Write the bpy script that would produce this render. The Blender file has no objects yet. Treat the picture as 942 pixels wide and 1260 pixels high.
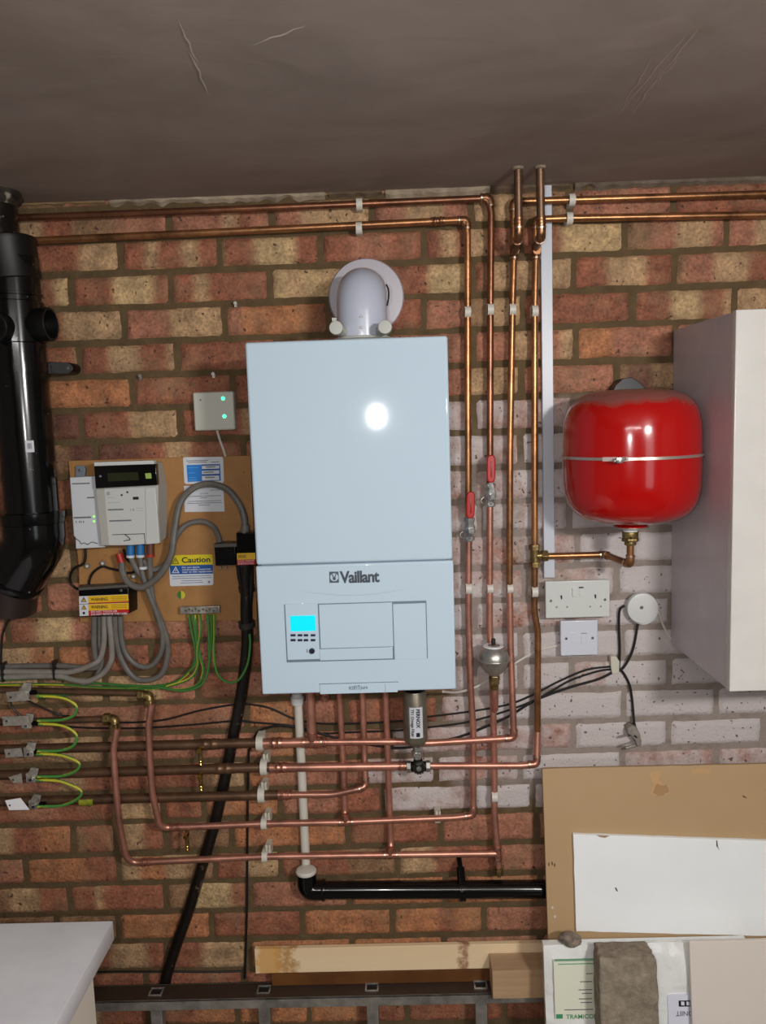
import bpy, bmesh, math, random
from mathutils import Vector, Matrix, noise
random.seed(7)
C = bpy.context.scene.collection
PI = math.pi
# ------------------------------------------------------------------ camera model
F, PITCH, YAW, ROLL, DW, CZ = 997.98, 0.1161, 0.0156, 0.03267, 1.826, 1.83
cp, sp = math.cos(PITCH), math.sin(PITCH); cy, sy = math.cos(YAW), math.sin(YAW); cr, sr = math.cos(ROLL), math.sin(ROLL)
RM = Matrix(((cy,-sy,0),(sy,cy,0),(0,0,1))) @ Matrix(((1,0,0),(0,cp,sp),(0,-sp,cp))) @ Matrix(((cr,0,sr),(0,1,0),(-sr,0,cr)))
EYE = Vector((0, -DW, CZ))
def W(px, py, d=0.0):
    """point of the room seen at photo position px,py and standing d metres off the brick wall"""
    r = RM @ Vector(((px-471)/F, 1, -(py-630)/F))
    return EYE + r*((DW-d)/r.y)
CEIL = CZ + 0.486
cam = bpy.data.cameras.new('camera'); co = bpy.data.objects.new('camera', cam); C.objects.link(co)
r_, u_, f_ = RM@Vector((1,0,0)), RM@Vector((0,0,1)), RM@Vector((0,1,0))
m = Matrix.Identity(4)
for i in range(3): m[i][0], m[i][1], m[i][2], m[i][3] = r_[i], u_[i], -f_[i], EYE[i]
co.matrix_world = m
cam.sensor_fit = 'VERTICAL'; cam.sensor_height = 36; cam.lens = F/1260*36; cam.clip_start = .02
bpy.context.scene.camera = co
# ------------------------------------------------------------------ materials
def lin(c):
    o = []
    for v in c[:3]:
        v /= 255.0
        o.append(v/12.92 if v <= .04045 else ((v+.055)/1.055)**2.4)
    return (*o, 1)
MATS = {}
def mat(name, col, rough=.5, metal=0, var=0, vscale=8, vcol=None, bump=0, bscale=60, coat=0, emit=None, estr=1, spec=.5, stretch=None, spots=None):
    if name in MATS: return MATS[name]
    M = bpy.data.materials.new(name); M.use_nodes = True; nt = M.node_tree; b = nt.nodes['Principled BSDF']
    b.inputs['Base Color'].default_value = lin(col); b.inputs['Roughness'].default_value = rough; b.inputs['Metallic'].default_value = metal
    b.inputs['Coat Weight'].default_value = coat; b.inputs['Coat Roughness'].default_value = .06
    b.inputs['Specular IOR Level'].default_value = spec
    tc = nt.nodes.new('ShaderNodeNewGeometry'); vec = tc.outputs['Position']
    if stretch:
        mp = nt.nodes.new('ShaderNodeMapping'); mp.inputs['Scale'].default_value = stretch
        nt.links.new(vec, mp.inputs[0]); vec = mp.outputs[0]
    if var:
        n = nt.nodes.new('ShaderNodeTexNoise'); n.inputs['Scale'].default_value = vscale; n.inputs['Detail'].default_value = 6; n.inputs['Roughness'].default_value = .65
        nt.links.new(vec, n.inputs['Vector'])
        rp = nt.nodes.new('ShaderNodeMapRange'); rp.inputs[1].default_value = .35; rp.inputs[2].default_value = .68
        nt.links.new(n.outputs[0], rp.inputs[0])
        mx = nt.nodes.new('ShaderNodeMix'); mx.data_type = 'RGBA'
        mx.inputs[6].default_value = lin(col); mx.inputs[7].default_value = lin(vcol or tuple(v*(1-var) for v in col))
        mu = nt.nodes.new('ShaderNodeMath'); mu.operation = 'MULTIPLY'; mu.inputs[1].default_value = 1 if vcol is None else var
        nt.links.new(rp.outputs[0], mu.inputs[0]); nt.links.new(mu.outputs[0], mx.inputs[0])
        out = mx.outputs[2]
        if spots:
            v = nt.nodes.new('ShaderNodeTexNoise'); v.inputs['Scale'].default_value = spots[0]; v.inputs['Detail'].default_value = 2
            nt.links.new(vec, v.inputs['Vector'])
            r2 = nt.nodes.new('ShaderNodeMapRange'); r2.inputs[1].default_value = spots[1]; r2.inputs[2].default_value = spots[1]+.04
            nt.links.new(v.outputs[0], r2.inputs[0])
            m2 = nt.nodes.new('ShaderNodeMix'); m2.data_type = 'RGBA'; m2.inputs[7].default_value = lin(spots[2])
            nt.links.new(out, m2.inputs[6]); nt.links.new(r2.outputs[0], m2.inputs[0]); out = m2.outputs[2]
        nt.links.new(out, b.inputs['Base Color'])
    if bump:
        n = nt.nodes.new('ShaderNodeTexNoise'); n.inputs['Scale'].default_value = bscale; n.inputs['Detail'].default_value = 5
        nt.links.new(vec, n.inputs['Vector'])
        bp = nt.nodes.new('ShaderNodeBump'); bp.inputs['Strength'].default_value = bump; bp.inputs['Distance'].default_value = .004
        nt.links.new(n.outputs[0], bp.inputs['Height']); nt.links.new(bp.outputs[0], b.inputs['Normal'])
    if emit:
        b.inputs['Emission Color'].default_value = lin(emit); b.inputs['Emission Strength'].default_value = estr
    MATS[name] = M; return M
boilerw = mat('boiler_enamel', (190,210,224), .05)
boilerl = mat('boiler_plastic', (186,206,220), .22)
seam = mat('seam_grey', (105,122,138), .5)
chrome = mat('chrome', (226,226,222), .2, .8, var=.4, vscale=60)
steel = mat('brushed_steel', (190,186,178), .35, .75, var=.2, vscale=40)
nickel = mat('nickel_canister', (150,142,126), .34, .7, var=.2, vscale=20)
brass = mat('brass', (160,134,84), .35, .75, var=.5, vscale=90, bump=.15, bscale=200)
brightbrass = mat('bright_brass', (205,178,100), .25, 1)
cu_old = mat('aged_copper', (196,138,92), .33, .8, var=.42, vscale=14, bump=.05, bscale=90)
cu_mid = mat('brown_copper', (158,106,78), .33, .8, var=.35, vscale=14)
cu_new = mat('new_copper', (222,158,136), .40, .75, var=.28, vscale=12, bump=.05, bscale=90)
cu_dark = mat('tarnished_copper', (120,90,68), .42, .6, var=.3, vscale=18, bump=.1, bscale=120)
solder = mat('solder_copper', (216,150,128), .35, .8, var=.4, vscale=130)
solderdk = mat('solder_aged_copper', (166,118,84), .32, .8, var=.4, vscale=130)
tinring = mat('solder_ring', (205,185,165), .3, 1)
white = mat('white_plastic', (205,207,206), .32)
whitew = mat('warm_white_plastic', (208,204,192), .45)
cream = mat('cream_plastic', (200,196,180), .45)
socketw = mat('socket_plastic', (206,210,206), .25, coat=.2)
spurw = mat('switch_plastic', (208,212,222), .25, coat=.2)
dark = mat('dark_gap', (18,18,20), .6)
blackp = mat('black_plastic', (5,5,6), .17, coat=.25, spec=.4, var=.5, vscale=90, vcol=(12,12,12), spots=(70,.73,(130,130,130)))
blackm = mat('black_matt_plastic', (8,8,9), .32, spec=.2)
blackc = mat('black_cable', (22,21,22), .4)
armour = mat('armoured_cable_sheath', (22,17,14), .38, var=1, vscale=70, vcol=(12,10,9), bump=.5, bscale=70, spots=(60,.68,(80,66,50)))
greyc = mat('grey_cable', (108,104,98), .5, var=.15, vscale=30)
greycl = mat('pale_grey_cable', (140,134,126), .5, var=.15, vscale=30)
whitec = mat('white_cable', (205,200,190), .4)
green = mat('earth_green', (58,112,50), .45)
greenb = mat('earth_green_bright', (72,140,62), .45)
yellow = mat('earth_yellow', (196,190,50), .45)
redp = mat('red_lever_grip', (178,22,20), .35, coat=.3)
bluep = mat('blue_sleeve', (40,110,170), .4)
redsl = mat('red_sleeve', (170,40,30), .4)
brownsl = mat('brown_sleeve', (98,58,42), .45)
paper = mat('paper_white', (205,208,214), .6)
papert = mat('print_grey', (110,112,120), .7)
inkb = mat('ink_black', (24,22,22), .6)
signy = mat('sign_yellow', (214,196,20), .5)
warny = mat('warning_yellow', (226,180,20), .5)
signb = mat('sign_blue', (14,78,150), .5)
skyb = mat('sticker_blue', (18,120,205), .5)
signr = mat('sign_red', (186,28,26), .5)
galv = mat('galvanised', (196,190,178), .38, .5, var=.4, vscale=40)
tagm = mat('bright_tag', (245,245,248), .3)
alum = mat('ladder_aluminium', (158,153,145), .45, .3, var=.35, vscale=16, bump=.1, bscale=80)
alumtop = mat('ladder_dirty_top', (72,58,48), .55, .4, var=.4, vscale=22, vcol=(52,38,30))
def pine_mat():
    M=mat('pine',(238,214,176),.6,var=.35,vscale=2.2,vcol=(226,190,140),stretch=(1,14,14),bump=.05); nt=M.node_tree; N=nt.nodes.new; L=nt.links.new; b=nt.nodes['Principled BSDF']
    src=b.inputs['Base Color'].links[0].from_socket; g=N('ShaderNodeNewGeometry'); s=N('ShaderNodeSeparateXYZ'); L(g.outputs['Position'],s.inputs[0])
    n=N('ShaderNodeTexNoise'); n.inputs['Scale'].default_value=34; n.inputs['Detail'].default_value=7; n.inputs['Roughness'].default_value=.7; L(g.outputs['Position'],n.inputs['Vector'])
    for px,wd,c,th in ((352,.05,(176,124,52),.50),(569,.028,(142,84,60),.47),(330,.05,(214,160,84),.42)):
        x0=W(px,1180,.045).x
        a=N('ShaderNodeMath'); a.operation='SUBTRACT'; L(s.outputs[0],a.inputs[0]); a.inputs[1].default_value=x0
        d=N('ShaderNodeMath'); d.operation='ABSOLUTE'; L(a.outputs[0],d.inputs[0])
        r=N('ShaderNodeMapRange'); r.inputs[1].default_value=wd*.3; r.inputs[2].default_value=wd*1.3; r.inputs[3].default_value=.12; r.inputs[4].default_value=-.4; L(d.outputs[0],r.inputs[0])
        q=N('ShaderNodeMath'); q.operation='ADD'; L(r.outputs[0],q.inputs[0]); L(n.outputs[0],q.inputs[1])
        r2=N('ShaderNodeMapRange'); r2.inputs[1].default_value=th; r2.inputs[2].default_value=th+.16; r2.inputs[4].default_value=.8; L(q.outputs[0],r2.inputs[0])
        m2=N('ShaderNodeMix'); m2.data_type='RGBA'; m2.inputs[7].default_value=lin(c); L(src,m2.inputs[6]); L(r2.outputs[0],m2.inputs[0]); src=m2.outputs[2]
    L(src,b.inputs['Base Color']); return M
pine = pine_mat()
stainw = mat('stained_timber', (110,68,26), .55, var=.7, vscale=10, vcol=(70,36,14), bump=.1)
blockw = mat('timber_offcut', (190,158,124), .65, var=.5, vscale=4, vcol=(140,106,74), stretch=(1,12,12), bump=.08)
brownb = mat('brown_board', (186,155,116), .6, var=.35, vscale=4, vcol=(172,144,100), bump=.05, bscale=30)
browne = mat('board_edge', (120,92,60), .8, var=.4, vscale=60, bump=.2)
whiteb = mat('white_board', (250,253,254), .5, var=.5, vscale=7, vcol=(240,245,244), bump=.04, spots=(9,.70,(226,224,216)))
beigeb = mat('beige_board', (230,219,210), .5, var=.2, vscale=5, vcol=(218,212,196))
concrete = mat('concrete', (158,146,128), .9, var=.9, vscale=34, vcol=(108,96,80), bump=.9, bscale=110)
wrap = mat('plastic_wrap', (246,248,246), .1, coat=.8, var=.5, vscale=18, vcol=(222,226,220), bump=1.6, bscale=20)
chip = mat('chipboard', (166,120,68), .7, var=.5, vscale=24, vcol=(142,98,54), bump=.15, bscale=160, spots=(120,.7,(104,66,32)))
worktop = mat('white_laminate', (240,241,246), .45, var=.1, vscale=3)
unitw = mat('white_unit_panel', (226,218,205), .45)
cabside = mat('cabinet_side_panel', (206,198,203), .35, var=.1, vscale=4)
cabdoor = mat('cabinet_door_gloss', (216,213,208), .22, var=.06, vscale=5)
plasterm = mat('bare_mortar_smears', (176,160,138), .85, var=.9, vscale=14, vcol=(104,88,70), bump=.8, bscale=50)
flue_w = mat('flue_white', (186,192,208), .25, coat=.2)
flue_r = mat('flue_ring_white', (184,180,188), .4)
flue_g = mat('flue_grey_cap', (176,178,170), .45)
greenled = mat('green_led', (60,230,140), .3, emit=(60,240,150), estr=3.5)
display = mat('display_lit', (0,40,40), .3, emit=(0,236,255), estr=1.0)
meterw = mat('meter_grey_white', (196,198,194), .4)
meters = mat('meter_side', (172,170,162), .45)
hubw = mat('hub_white', (204,208,212), .35)
lcd = mat('lcd_dark', (40,44,24), .2)
limeb = mat('lime_button', (150,180,84), .4)
# brick
def brick_material():
    M = bpy.data.materials.new('brick_faces'); M.use_nodes = True; nt = M.node_tree; b = nt.nodes['Principled BSDF']
    N = nt.nodes.new; L = nt.links.new
    a = N('ShaderNodeAttribute'); a.attribute_name = 'tone'; p = N('ShaderNodeAttribute'); p.attribute_name = 'paint'
    g = N('ShaderNodeNewGeometry')
    n1 = N('ShaderNodeTexNoise'); n1.inputs['Scale'].default_value = 26; n1.inputs['Detail'].default_value = 8; n1.inputs['Roughness'].default_value = .7
    n2 = N('ShaderNodeTexNoise'); n2.inputs['Scale'].default_value = 9; n2.inputs['Detail'].default_value = 5; n2.inputs['Roughness'].default_value = .7
    n3 = N('ShaderNodeTexNoise'); n3.inputs['Scale'].default_value = 95; n3.inputs['Detail'].default_value = 2
    n4 = N('ShaderNodeTexNoise'); n4.inputs['Scale'].default_value = 150; n4.inputs['Detail'].default_value = 6
    for n in (n1,n2,n3,n4): L(g.outputs['Position'], n.inputs['Vector'])
    # tonal mottling
    r1 = N('ShaderNodeMapRange'); r1.inputs[1].default_value=.3; r1.inputs[2].default_value=.7; r1.inputs[3].default_value=.50; r1.inputs[4].default_value=1.42
    L(n1.outputs[0], r1.inputs[0])
    mul = N('ShaderNodeVectorMath'); mul.operation='SCALE'; L(a.outputs['Color'], mul.inputs[0]); L(r1.outputs[0], mul.inputs['Scale'])
    # dust of mortar
    r2 = N('ShaderNodeMapRange'); r2.inputs[1].default_value=.48; r2.inputs[2].default_value=.72; r2.inputs[4].default_value=.55
    L(n2.outputs[0], r2.inputs[0])
    m1 = N('ShaderNodeMix'); m1.data_type='RGBA'; m1.inputs[7].default_value = lin((150,124,92))
    r5 = N('ShaderNodeMapRange'); r5.inputs[1].default_value=.35; r5.inputs[2].default_value=.65; r5.inputs[3].default_value=.74; r5.inputs[4].default_value=1.22; L(n4.outputs[0], r5.inputs[0])
    mul2 = N('ShaderNodeVectorMath'); mul2.operation='SCALE'; L(mul.outputs[0], mul2.inputs[0]); L(r5.outputs[0], mul2.inputs['Scale'])
    L(mul2.outputs[0], m1.inputs[6]); L(r2.outputs[0], m1.inputs[0])
    # white paint patches
    ad = N('ShaderNodeMath'); ad.operation='ADD'; L(n2.outputs[0], ad.inputs[0])
    ad2 = N('ShaderNodeMath'); ad2.operation='MULTIPLY_ADD'; ad2.inputs[1].default_value = .5; L(n1.outputs[0], ad2.inputs[0]); L(p.outputs['Fac'], ad2.inputs[2])
    L(ad2.outputs[0], ad.inputs[1])
    r3 = N('ShaderNodeMapRange'); r3.inputs[1].default_value=1.02; r3.inputs[2].default_value=1.35; L(ad.outputs[0], r3.inputs[0])
    m2 = N('ShaderNodeMix'); m2.data_type='RGBA'; m2.inputs[7].default_value = lin((196,187,185))
    L(m1.outputs[2], m2.inputs[6]); L(r3.outputs[0], m2.inputs[0])
    # pores
    r4 = N('ShaderNodeMapRange'); r4.inputs[1].default_value=.675; r4.inputs[2].default_value=.715; r4.inputs[4].default_value=.85; L(n3.outputs[0], r4.inputs[0])
    m3 = N('ShaderNodeMix'); m3.data_type='RGBA'; m3.inputs[7].default_value = lin((62,40,30))
    L(m2.outputs[2], m3.inputs[6]); L(r4.outputs[0], m3.inputs[0])
    L(m3.outputs[2], b.inputs['Base Color']); b.inputs['Roughness'].default_value = .82
    bp = N('ShaderNodeBump'); bp.inputs['Strength'].default_value=.9; bp.inputs['Distance'].default_value=.003
    ad3 = N('ShaderNodeMath'); ad3.operation='ADD'; L(n1.outputs[0], ad3.inputs[0]); L(n4.outputs[0], ad3.inputs[1])
    L(ad3.outputs[0], bp.inputs['Height']); L(bp.outputs[0], b.inputs['Normal'])
    return M
def mortar_material():
    M = bpy.data.materials.new('mortar'); M.use_nodes = True; nt = M.node_tree; b = nt.nodes['Principled BSDF']
    N = nt.nodes.new; L = nt.links.new
    p = N('ShaderNodeAttribute'); p.attribute_name = 'paint'; g = N('ShaderNodeNewGeometry')
    n1 = N('ShaderNodeTexNoise'); n1.inputs['Scale'].default_value = 30; n1.inputs['Detail'].default_value = 8; L(g.outputs['Position'], n1.inputs['Vector'])
    c1 = N('ShaderNodeMix'); c1.data_type='RGBA'; c1.inputs[6].default_value=lin((66,52,32)); c1.inputs[7].default_value=lin((112,92,62)); L(n1.outputs[0], c1.inputs[0])
    c2 = N('ShaderNodeMix'); c2.data_type='RGBA'; c2.inputs[7].default_value=lin((148,136,128)); L(c1.outputs[2], c2.inputs[6])
    mm = N('ShaderNodeMath'); mm.operation='MULTIPLY_ADD'; mm.inputs[1].default_value=1.6; mm.inputs[2].default_value=-.75
    L(n1.outputs[0], mm.inputs[0]); aa = N('ShaderNodeMath'); aa.operation='ADD'; aa.use_clamp=True; L(mm.outputs[0], aa.inputs[0]); L(p.outputs['Fac'], aa.inputs[1])
    mu = N('ShaderNodeMath'); mu.operation='MULTIPLY'; L(aa.outputs[0], mu.inputs[0]); L(p.outputs['Fac'], mu.inputs[1])
    L(mu.outputs[0], c2.inputs[0]); L(c2.outputs[2], b.inputs['Base Color']); b.inputs['Roughness'].default_value=.95
    bp = N('ShaderNodeBump'); bp.inputs['Strength'].default_value=.8; bp.inputs['Distance'].default_value=.004
    n2 = N('ShaderNodeTexNoise'); n2.inputs['Scale'].default_value = 120; n2.inputs['Detail'].default_value = 6; L(g.outputs['Position'], n2.inputs['Vector'])
    L(n2.outputs[0], bp.inputs['Height']); L(bp.outputs[0], b.inputs['Normal'])
    return M
def ceiling_material():
    M = bpy.data.materials.new('bare_plaster'); M.use_nodes = True; nt = M.node_tree; b = nt.nodes['Principled BSDF']
    N = nt.nodes.new; L = nt.links.new
    g = N('ShaderNodeNewGeometry')
    mp = N('ShaderNodeMapping'); mp.inputs['Rotation'].default_value=(0,0,.9); mp.inputs['Scale'].default_value=(1,1.35,1); L(g.outputs['Position'], mp.inputs[0])
    n1 = N('ShaderNodeTexNoise'); n1.inputs['Scale'].default_value = 3.2; n1.inputs['Detail'].default_value = 9; n1.inputs['Roughness'].default_value=.6; n1.inputs['Distortion'].default_value=.6; L(mp.outputs[0], n1.inputs['Vector'])
    cr_ = N('ShaderNodeValToRGB'); e = cr_.color_ramp.elements
    e[0].position=.3; e[0].color=lin((138,124,113)); e[1].position=.72; e[1].color=lin((164,150,142)); L(n1.outputs[0], cr_.inputs[0])
    n3 = N('ShaderNodeTexNoise'); n3.inputs['Scale'].default_value = 5; n3.inputs['Detail'].default_value = 9; n3.inputs['Distortion'].default_value=1.5; L(mp.outputs[0], n3.inputs['Vector'])
    r3 = N('ShaderNodeMapRange'); r3.inputs[1].default_value=.58; r3.inputs[2].default_value=.74; r3.inputs[4].default_value=.28; L(n3.outputs[0], r3.inputs[0])
    m3 = N('ShaderNodeMix'); m3.data_type='RGBA'; m3.inputs[7].default_value=lin((176,158,146)); L(cr_.outputs[0], m3.inputs[6]); L(r3.outputs[0], m3.inputs[0])
    L(m3.outputs[2], b.inputs['Base Color']); b.inputs['Roughness'].default_value=.7
    bp = N('ShaderNodeBump'); bp.inputs['Strength'].default_value=.12; bp.inputs['Distance'].default_value=.01
    L(n3.outputs[0], bp.inputs['Height']); L(bp.outputs[0], b.inputs['Normal'])
    return M
# ------------------------------------------------------------------ geometry builder
class MB:
    def __init__(s): s.v=[]; s.f=[]; s.mi=[]
    def add(s, v, f, mi=0):
        o=len(s.v); s.v += [Vector(p) for p in v]; s.f += [tuple(i+o for i in q) for q in f]
        s.mi += (mi if isinstance(mi, list) else [mi]*len(f)); return s
    def box(s, x0,x1,y0,y1,z0,z1, mi=0):
        if x0>x1: x0,x1=x1,x0
        if y0>y1: y0,y1=y1,y0
        if z0>z1: z0,z1=z1,z0
        return s.add([(x0,y0,z0),(x1,y0,z0),(x1,y1,z0),(x0,y1,z0),(x0,y0,z1),(x1,y0,z1),(x1,y1,z1),(x0,y1,z1)],
              [(0,3,2,1),(4,5,6,7),(0,1,5,4),(1,2,6,5),(2,3,7,6),(3,0,4,7)], mi)
    def obox(s, c, size, R=None, mi=0):
        b=MB().box(-size[0]/2,size[0]/2,-size[1]/2,size[1]/2,-size[2]/2,size[2]/2)
        return s.add([(R@p if R else p)+Vector(c) for p in b.v], b.f, mi)
    def cyl(s, a, b, r, r2=None, n=24, mi=0, caps=True):
        return s.lathe([(0,r),((Vector(b)-Vector(a)).length, r if r2 is None else r2)], a, Vector(b)-Vector(a), n, mi, caps)
    def lathe(s, prof, o, axis, n=32, mi=0, caps=True):
        o=Vector(o); ax=Vector(axis).normalized(); t=Vector((0,0,1)) if abs(ax.z)<.9 else Vector((0,1,0))
        u=ax.cross(t).normalized(); w=ax.cross(u)
        v=[];f=[]
        for h,r in prof:
            for k in range(n):
                a=2*PI*k/n; v.append(o+ax*h+u*(r*math.cos(a))+w*(r*math.sin(a)))
        for i in range(len(prof)-1):
            for k in range(n):
                k2=(k+1)%n; f.append((i*n+k,(i+1)*n+k,(i+1)*n+k2,i*n+k2))
        if caps:
            f.append(tuple(range(n))); f.append(tuple((len(prof)-1)*n+k for k in reversed(range(n))))
        return s.add(v,f,mi)
    def prism(s, poly, off, mi=0):
        """poly: 3D points; off: extrusion vector"""
        n=len(poly); off=Vector(off); v=[Vector(p) for p in poly]+[Vector(p)+off for p in poly]
        return s.add(v,[tuple(range(n)),tuple(n+k for k in reversed(range(n)))]+[(k,(k+1)%n+0,(k+1)%n+n,k+n)[::-1] for k in range(n)],mi)
    def tube(s, pts, r, fillet=0, n=12, stripe=None, steps=6, mi=0):
        P=[Vector(p) for p in pts]
        if fillet:
            Q=[P[0]]
            for i in range(1,len(P)-1):
                a,b,c=P[i-1],P[i],P[i+1]; d1=(a-b); d2=(c-b); t=min(fillet,d1.length*.49,d2.length*.49)
                p0=b+d1.normalized()*t; p1=b+d2.normalized()*t
                for k in range(steps+1):
                    u=k/steps; Q.append(p0*(1-u)**2+b*2*u*(1-u)+p1*u*u)
            Q.append(P[-1]); P=Q
        R=[]
        for p in P:
            if not R or (p-R[-1]).length>1e-5: R.append(p)
        P=R; rad=r if callable(r) else (lambda t:r)
        v=[];f=[];mm=[]; tan0=None; u=None
        for i,p in enumerate(P):
            tan=(P[min(i+1,len(P)-1)]-P[max(i-1,0)]).normalized()
            if u is None:
                u=tan.cross(Vector((0,1,0)));
                if u.length<.1: u=tan.cross(Vector((0,0,1)))
                u.normalize()
            else:
                u=(u-tan*u.dot(tan)).normalized()
            w=tan.cross(u); rr=rad(i/max(1,len(P)-1))
            for k in range(n):
                a=2*PI*k/n; v.append(p+u*(rr*math.cos(a))+w*(rr*math.sin(a)))
        for i in range(len(P)-1):
            for k in range(n):
                k2=(k+1)%n; f.append((i*n+k,i*n+k2,(i+1)*n+k2,(i+1)*n+k)); 
                sv=stripe(i/len(P)) if stripe is not None else None; mm.append(1 if sv is not None and (k-sv)%n < n*.4 else mi)
        f.append(tuple(reversed(range(n)))); f.append(tuple((len(P)-1)*n+k for k in range(n))); mm += [mi,mi]
        return s.add(v,f,mm)
def smooth(pts, k=6):
    P=[Vector(p) for p in pts]; P=[P[0]*2-P[1]]+P+[P[-1]*2-P[-2]]; o=[]
    for i in range(1,len(P)-2):
        a,b,c,d=P[i-1:i+3]
        for j in range(k):
            t=j/k; o.append(.5*((2*b)+(c-a)*t+(2*a-5*b+4*c-d)*t*t+(3*b-a-3*c+d)*t**3))
    o.append(P[-2]); return o
def rootloc(p):
    while p.parent: p=p.parent
    return p.location.copy()
def obj(name, mb, mats, parent=None, bevel=0, seg=2, flat=False, angle=35, bang=40):
    me=bpy.data.meshes.new(name)
    if parent is not None: off=rootloc(parent)
    else:
        xs=[p.x for p in mb.v]; ys=[p.y for p in mb.v]; zs=[p.z for p in mb.v]
        off=Vector(((min(xs)+max(xs))/2,(min(ys)+max(ys))/2,min(zs)))
    me.from_pydata([p-off for p in mb.v],[],mb.f); me.update()
    if not isinstance(mats,(list,tuple)): mats=[mats]
    for m_ in mats: me.materials.append(m_)
    if len(mats)>1: me.polygons.foreach_set('material_index', mb.mi)
    bm=bmesh.new(); bm.from_mesh(me)
    bmesh.ops.recalc_face_normals(bm, faces=bm.faces)
    if bevel:
        es=[e for e in bm.edges if len(e.link_faces)==2 and e.calc_face_angle(0)>math.radians(bang)]
        bmesh.ops.bevel(bm, geom=es, offset=bevel, segments=seg, affect='EDGES', profile=.5, clamp_overlap=True)
    bm.to_mesh(me); bm.free()
    if not flat:
        me.shade_smooth(); me.set_sharp_from_angle(angle=math.radians(angle))
        if bevel:
            ar_=[p.area for p in me.polygons]; big=[i for i,a in enumerate(ar_) if a>.12*max(ar_)]
            if len(big)<=10:
                for i in big: me.polygons[i].use_smooth=False
    o=bpy.data.objects.new(name,me); C.objects.link(o)
    if parent is not None: o.parent=parent
    else: o.location=off
    return o
def thing(name, label, cat, loc, group=None):
    o=bpy.data.objects.new(name,None); C.objects.link(o); o.location=Vector(loc); o.empty_display_size=.05
    o['label']=label; o['category']=cat
    if group: o['group']=group
    return o
def tag(o,label,cat,group=None,kind=None):
    if label: o['label']=label
    if cat: o['category']=cat
    if group: o['group']=group
    if kind: o['kind']=kind
    return o
def copy_tree(o, parent=None):
    c=o.copy(); C.objects.link(c); c.parent=parent
    for ch in list(o.children): copy_tree(ch,c)
    return c
def fb(px0,py0,px1,py1,df,db,mb=None,mi=0):
    """upright box whose front face (df off the wall) fills that part of the view"""
    mx,my=(px0+px1)/2,(py0+py1)/2
    x0,x1=W(px0,my,df).x,W(px1,my,df).x; z0,z1=W(mx,py1,df).z,W(mx,py0,df).z
    return (mb or MB()).box(x0,x1,-df,-db,z0,z1,mi)
def poly(pts,df,db,mb=None,mi=0):
    return (mb or MB()).prism([W(x,y,df) for x,y in pts],(0,df-db,0),mi)
def text(name,s,px0,py0,px1,py1,d,material,parent,bold=0,rot=0,extr=.0002,spacing=1.0):
    cu=bpy.data.curves.new(name,'FONT'); cu.body=s; cu.extrude=extr; cu.offset=bold; cu.resolution_u=3; cu.space_character=spacing
    t=bpy.data.objects.new('t',cu); C.objects.link(t)
    bpy.context.view_layer.update()
    dg=bpy.context.evaluated_depsgraph_get(); me=bpy.data.meshes.new_from_object(t.evaluated_get(dg))
    bpy.data.objects.remove(t)
    vs=[v.co.copy() for v in me.vertices]
    if rot:
        R=Matrix.Rotation(rot,3,'Z'); vs=[R@v for v in vs]
    x0=min(v.x for v in vs); x1=max(v.x for v in vs); y0=min(v.y for v in vs); y1=max(v.y for v in vs)
    mx,my=(px0+px1)/2,(py0+py1)/2
    X0,X1=W(px0,my,d).x,W(px1,my,d).x; Z0,Z1=W(mx,py1,d).z,W(mx,py0,d).z
    off=rootloc(parent)
    for v,c in zip(me.vertices,vs):
        v.co=Vector((X0+(c.x-x0)/(x1-x0)*(X1-X0), -d-c.z, Z0+(c.y-y0)/(y1-y0)*(Z1-Z0)))-off
    me.name=name; me.materials.clear(); me.materials.append(material)
    o=bpy.data.objects.new(name,me); C.objects.link(o); o.parent=parent
    return o
def screw(px,py,d,r,parent,material=None,name='screw'):
    c=W(px,py,d); b=MB().lathe([(0,r),(.0008,r),(.0014,r*.8)],c,(0,-1,0),14)
    o=obj(name,b,material or steel,parent); 
    s=MB().box(c.x-r*.75,c.x+r*.75,c.y-.0017,c.y-.0012,c.z-r*.15,c.z+r*.15).box(c.x-r*.15,c.x+r*.15,c.y-.0017,c.y-.0012,c.z-r*.75,c.z+r*.75)
    obj('screw_slot',s,dark,o,flat=True); return o
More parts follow.
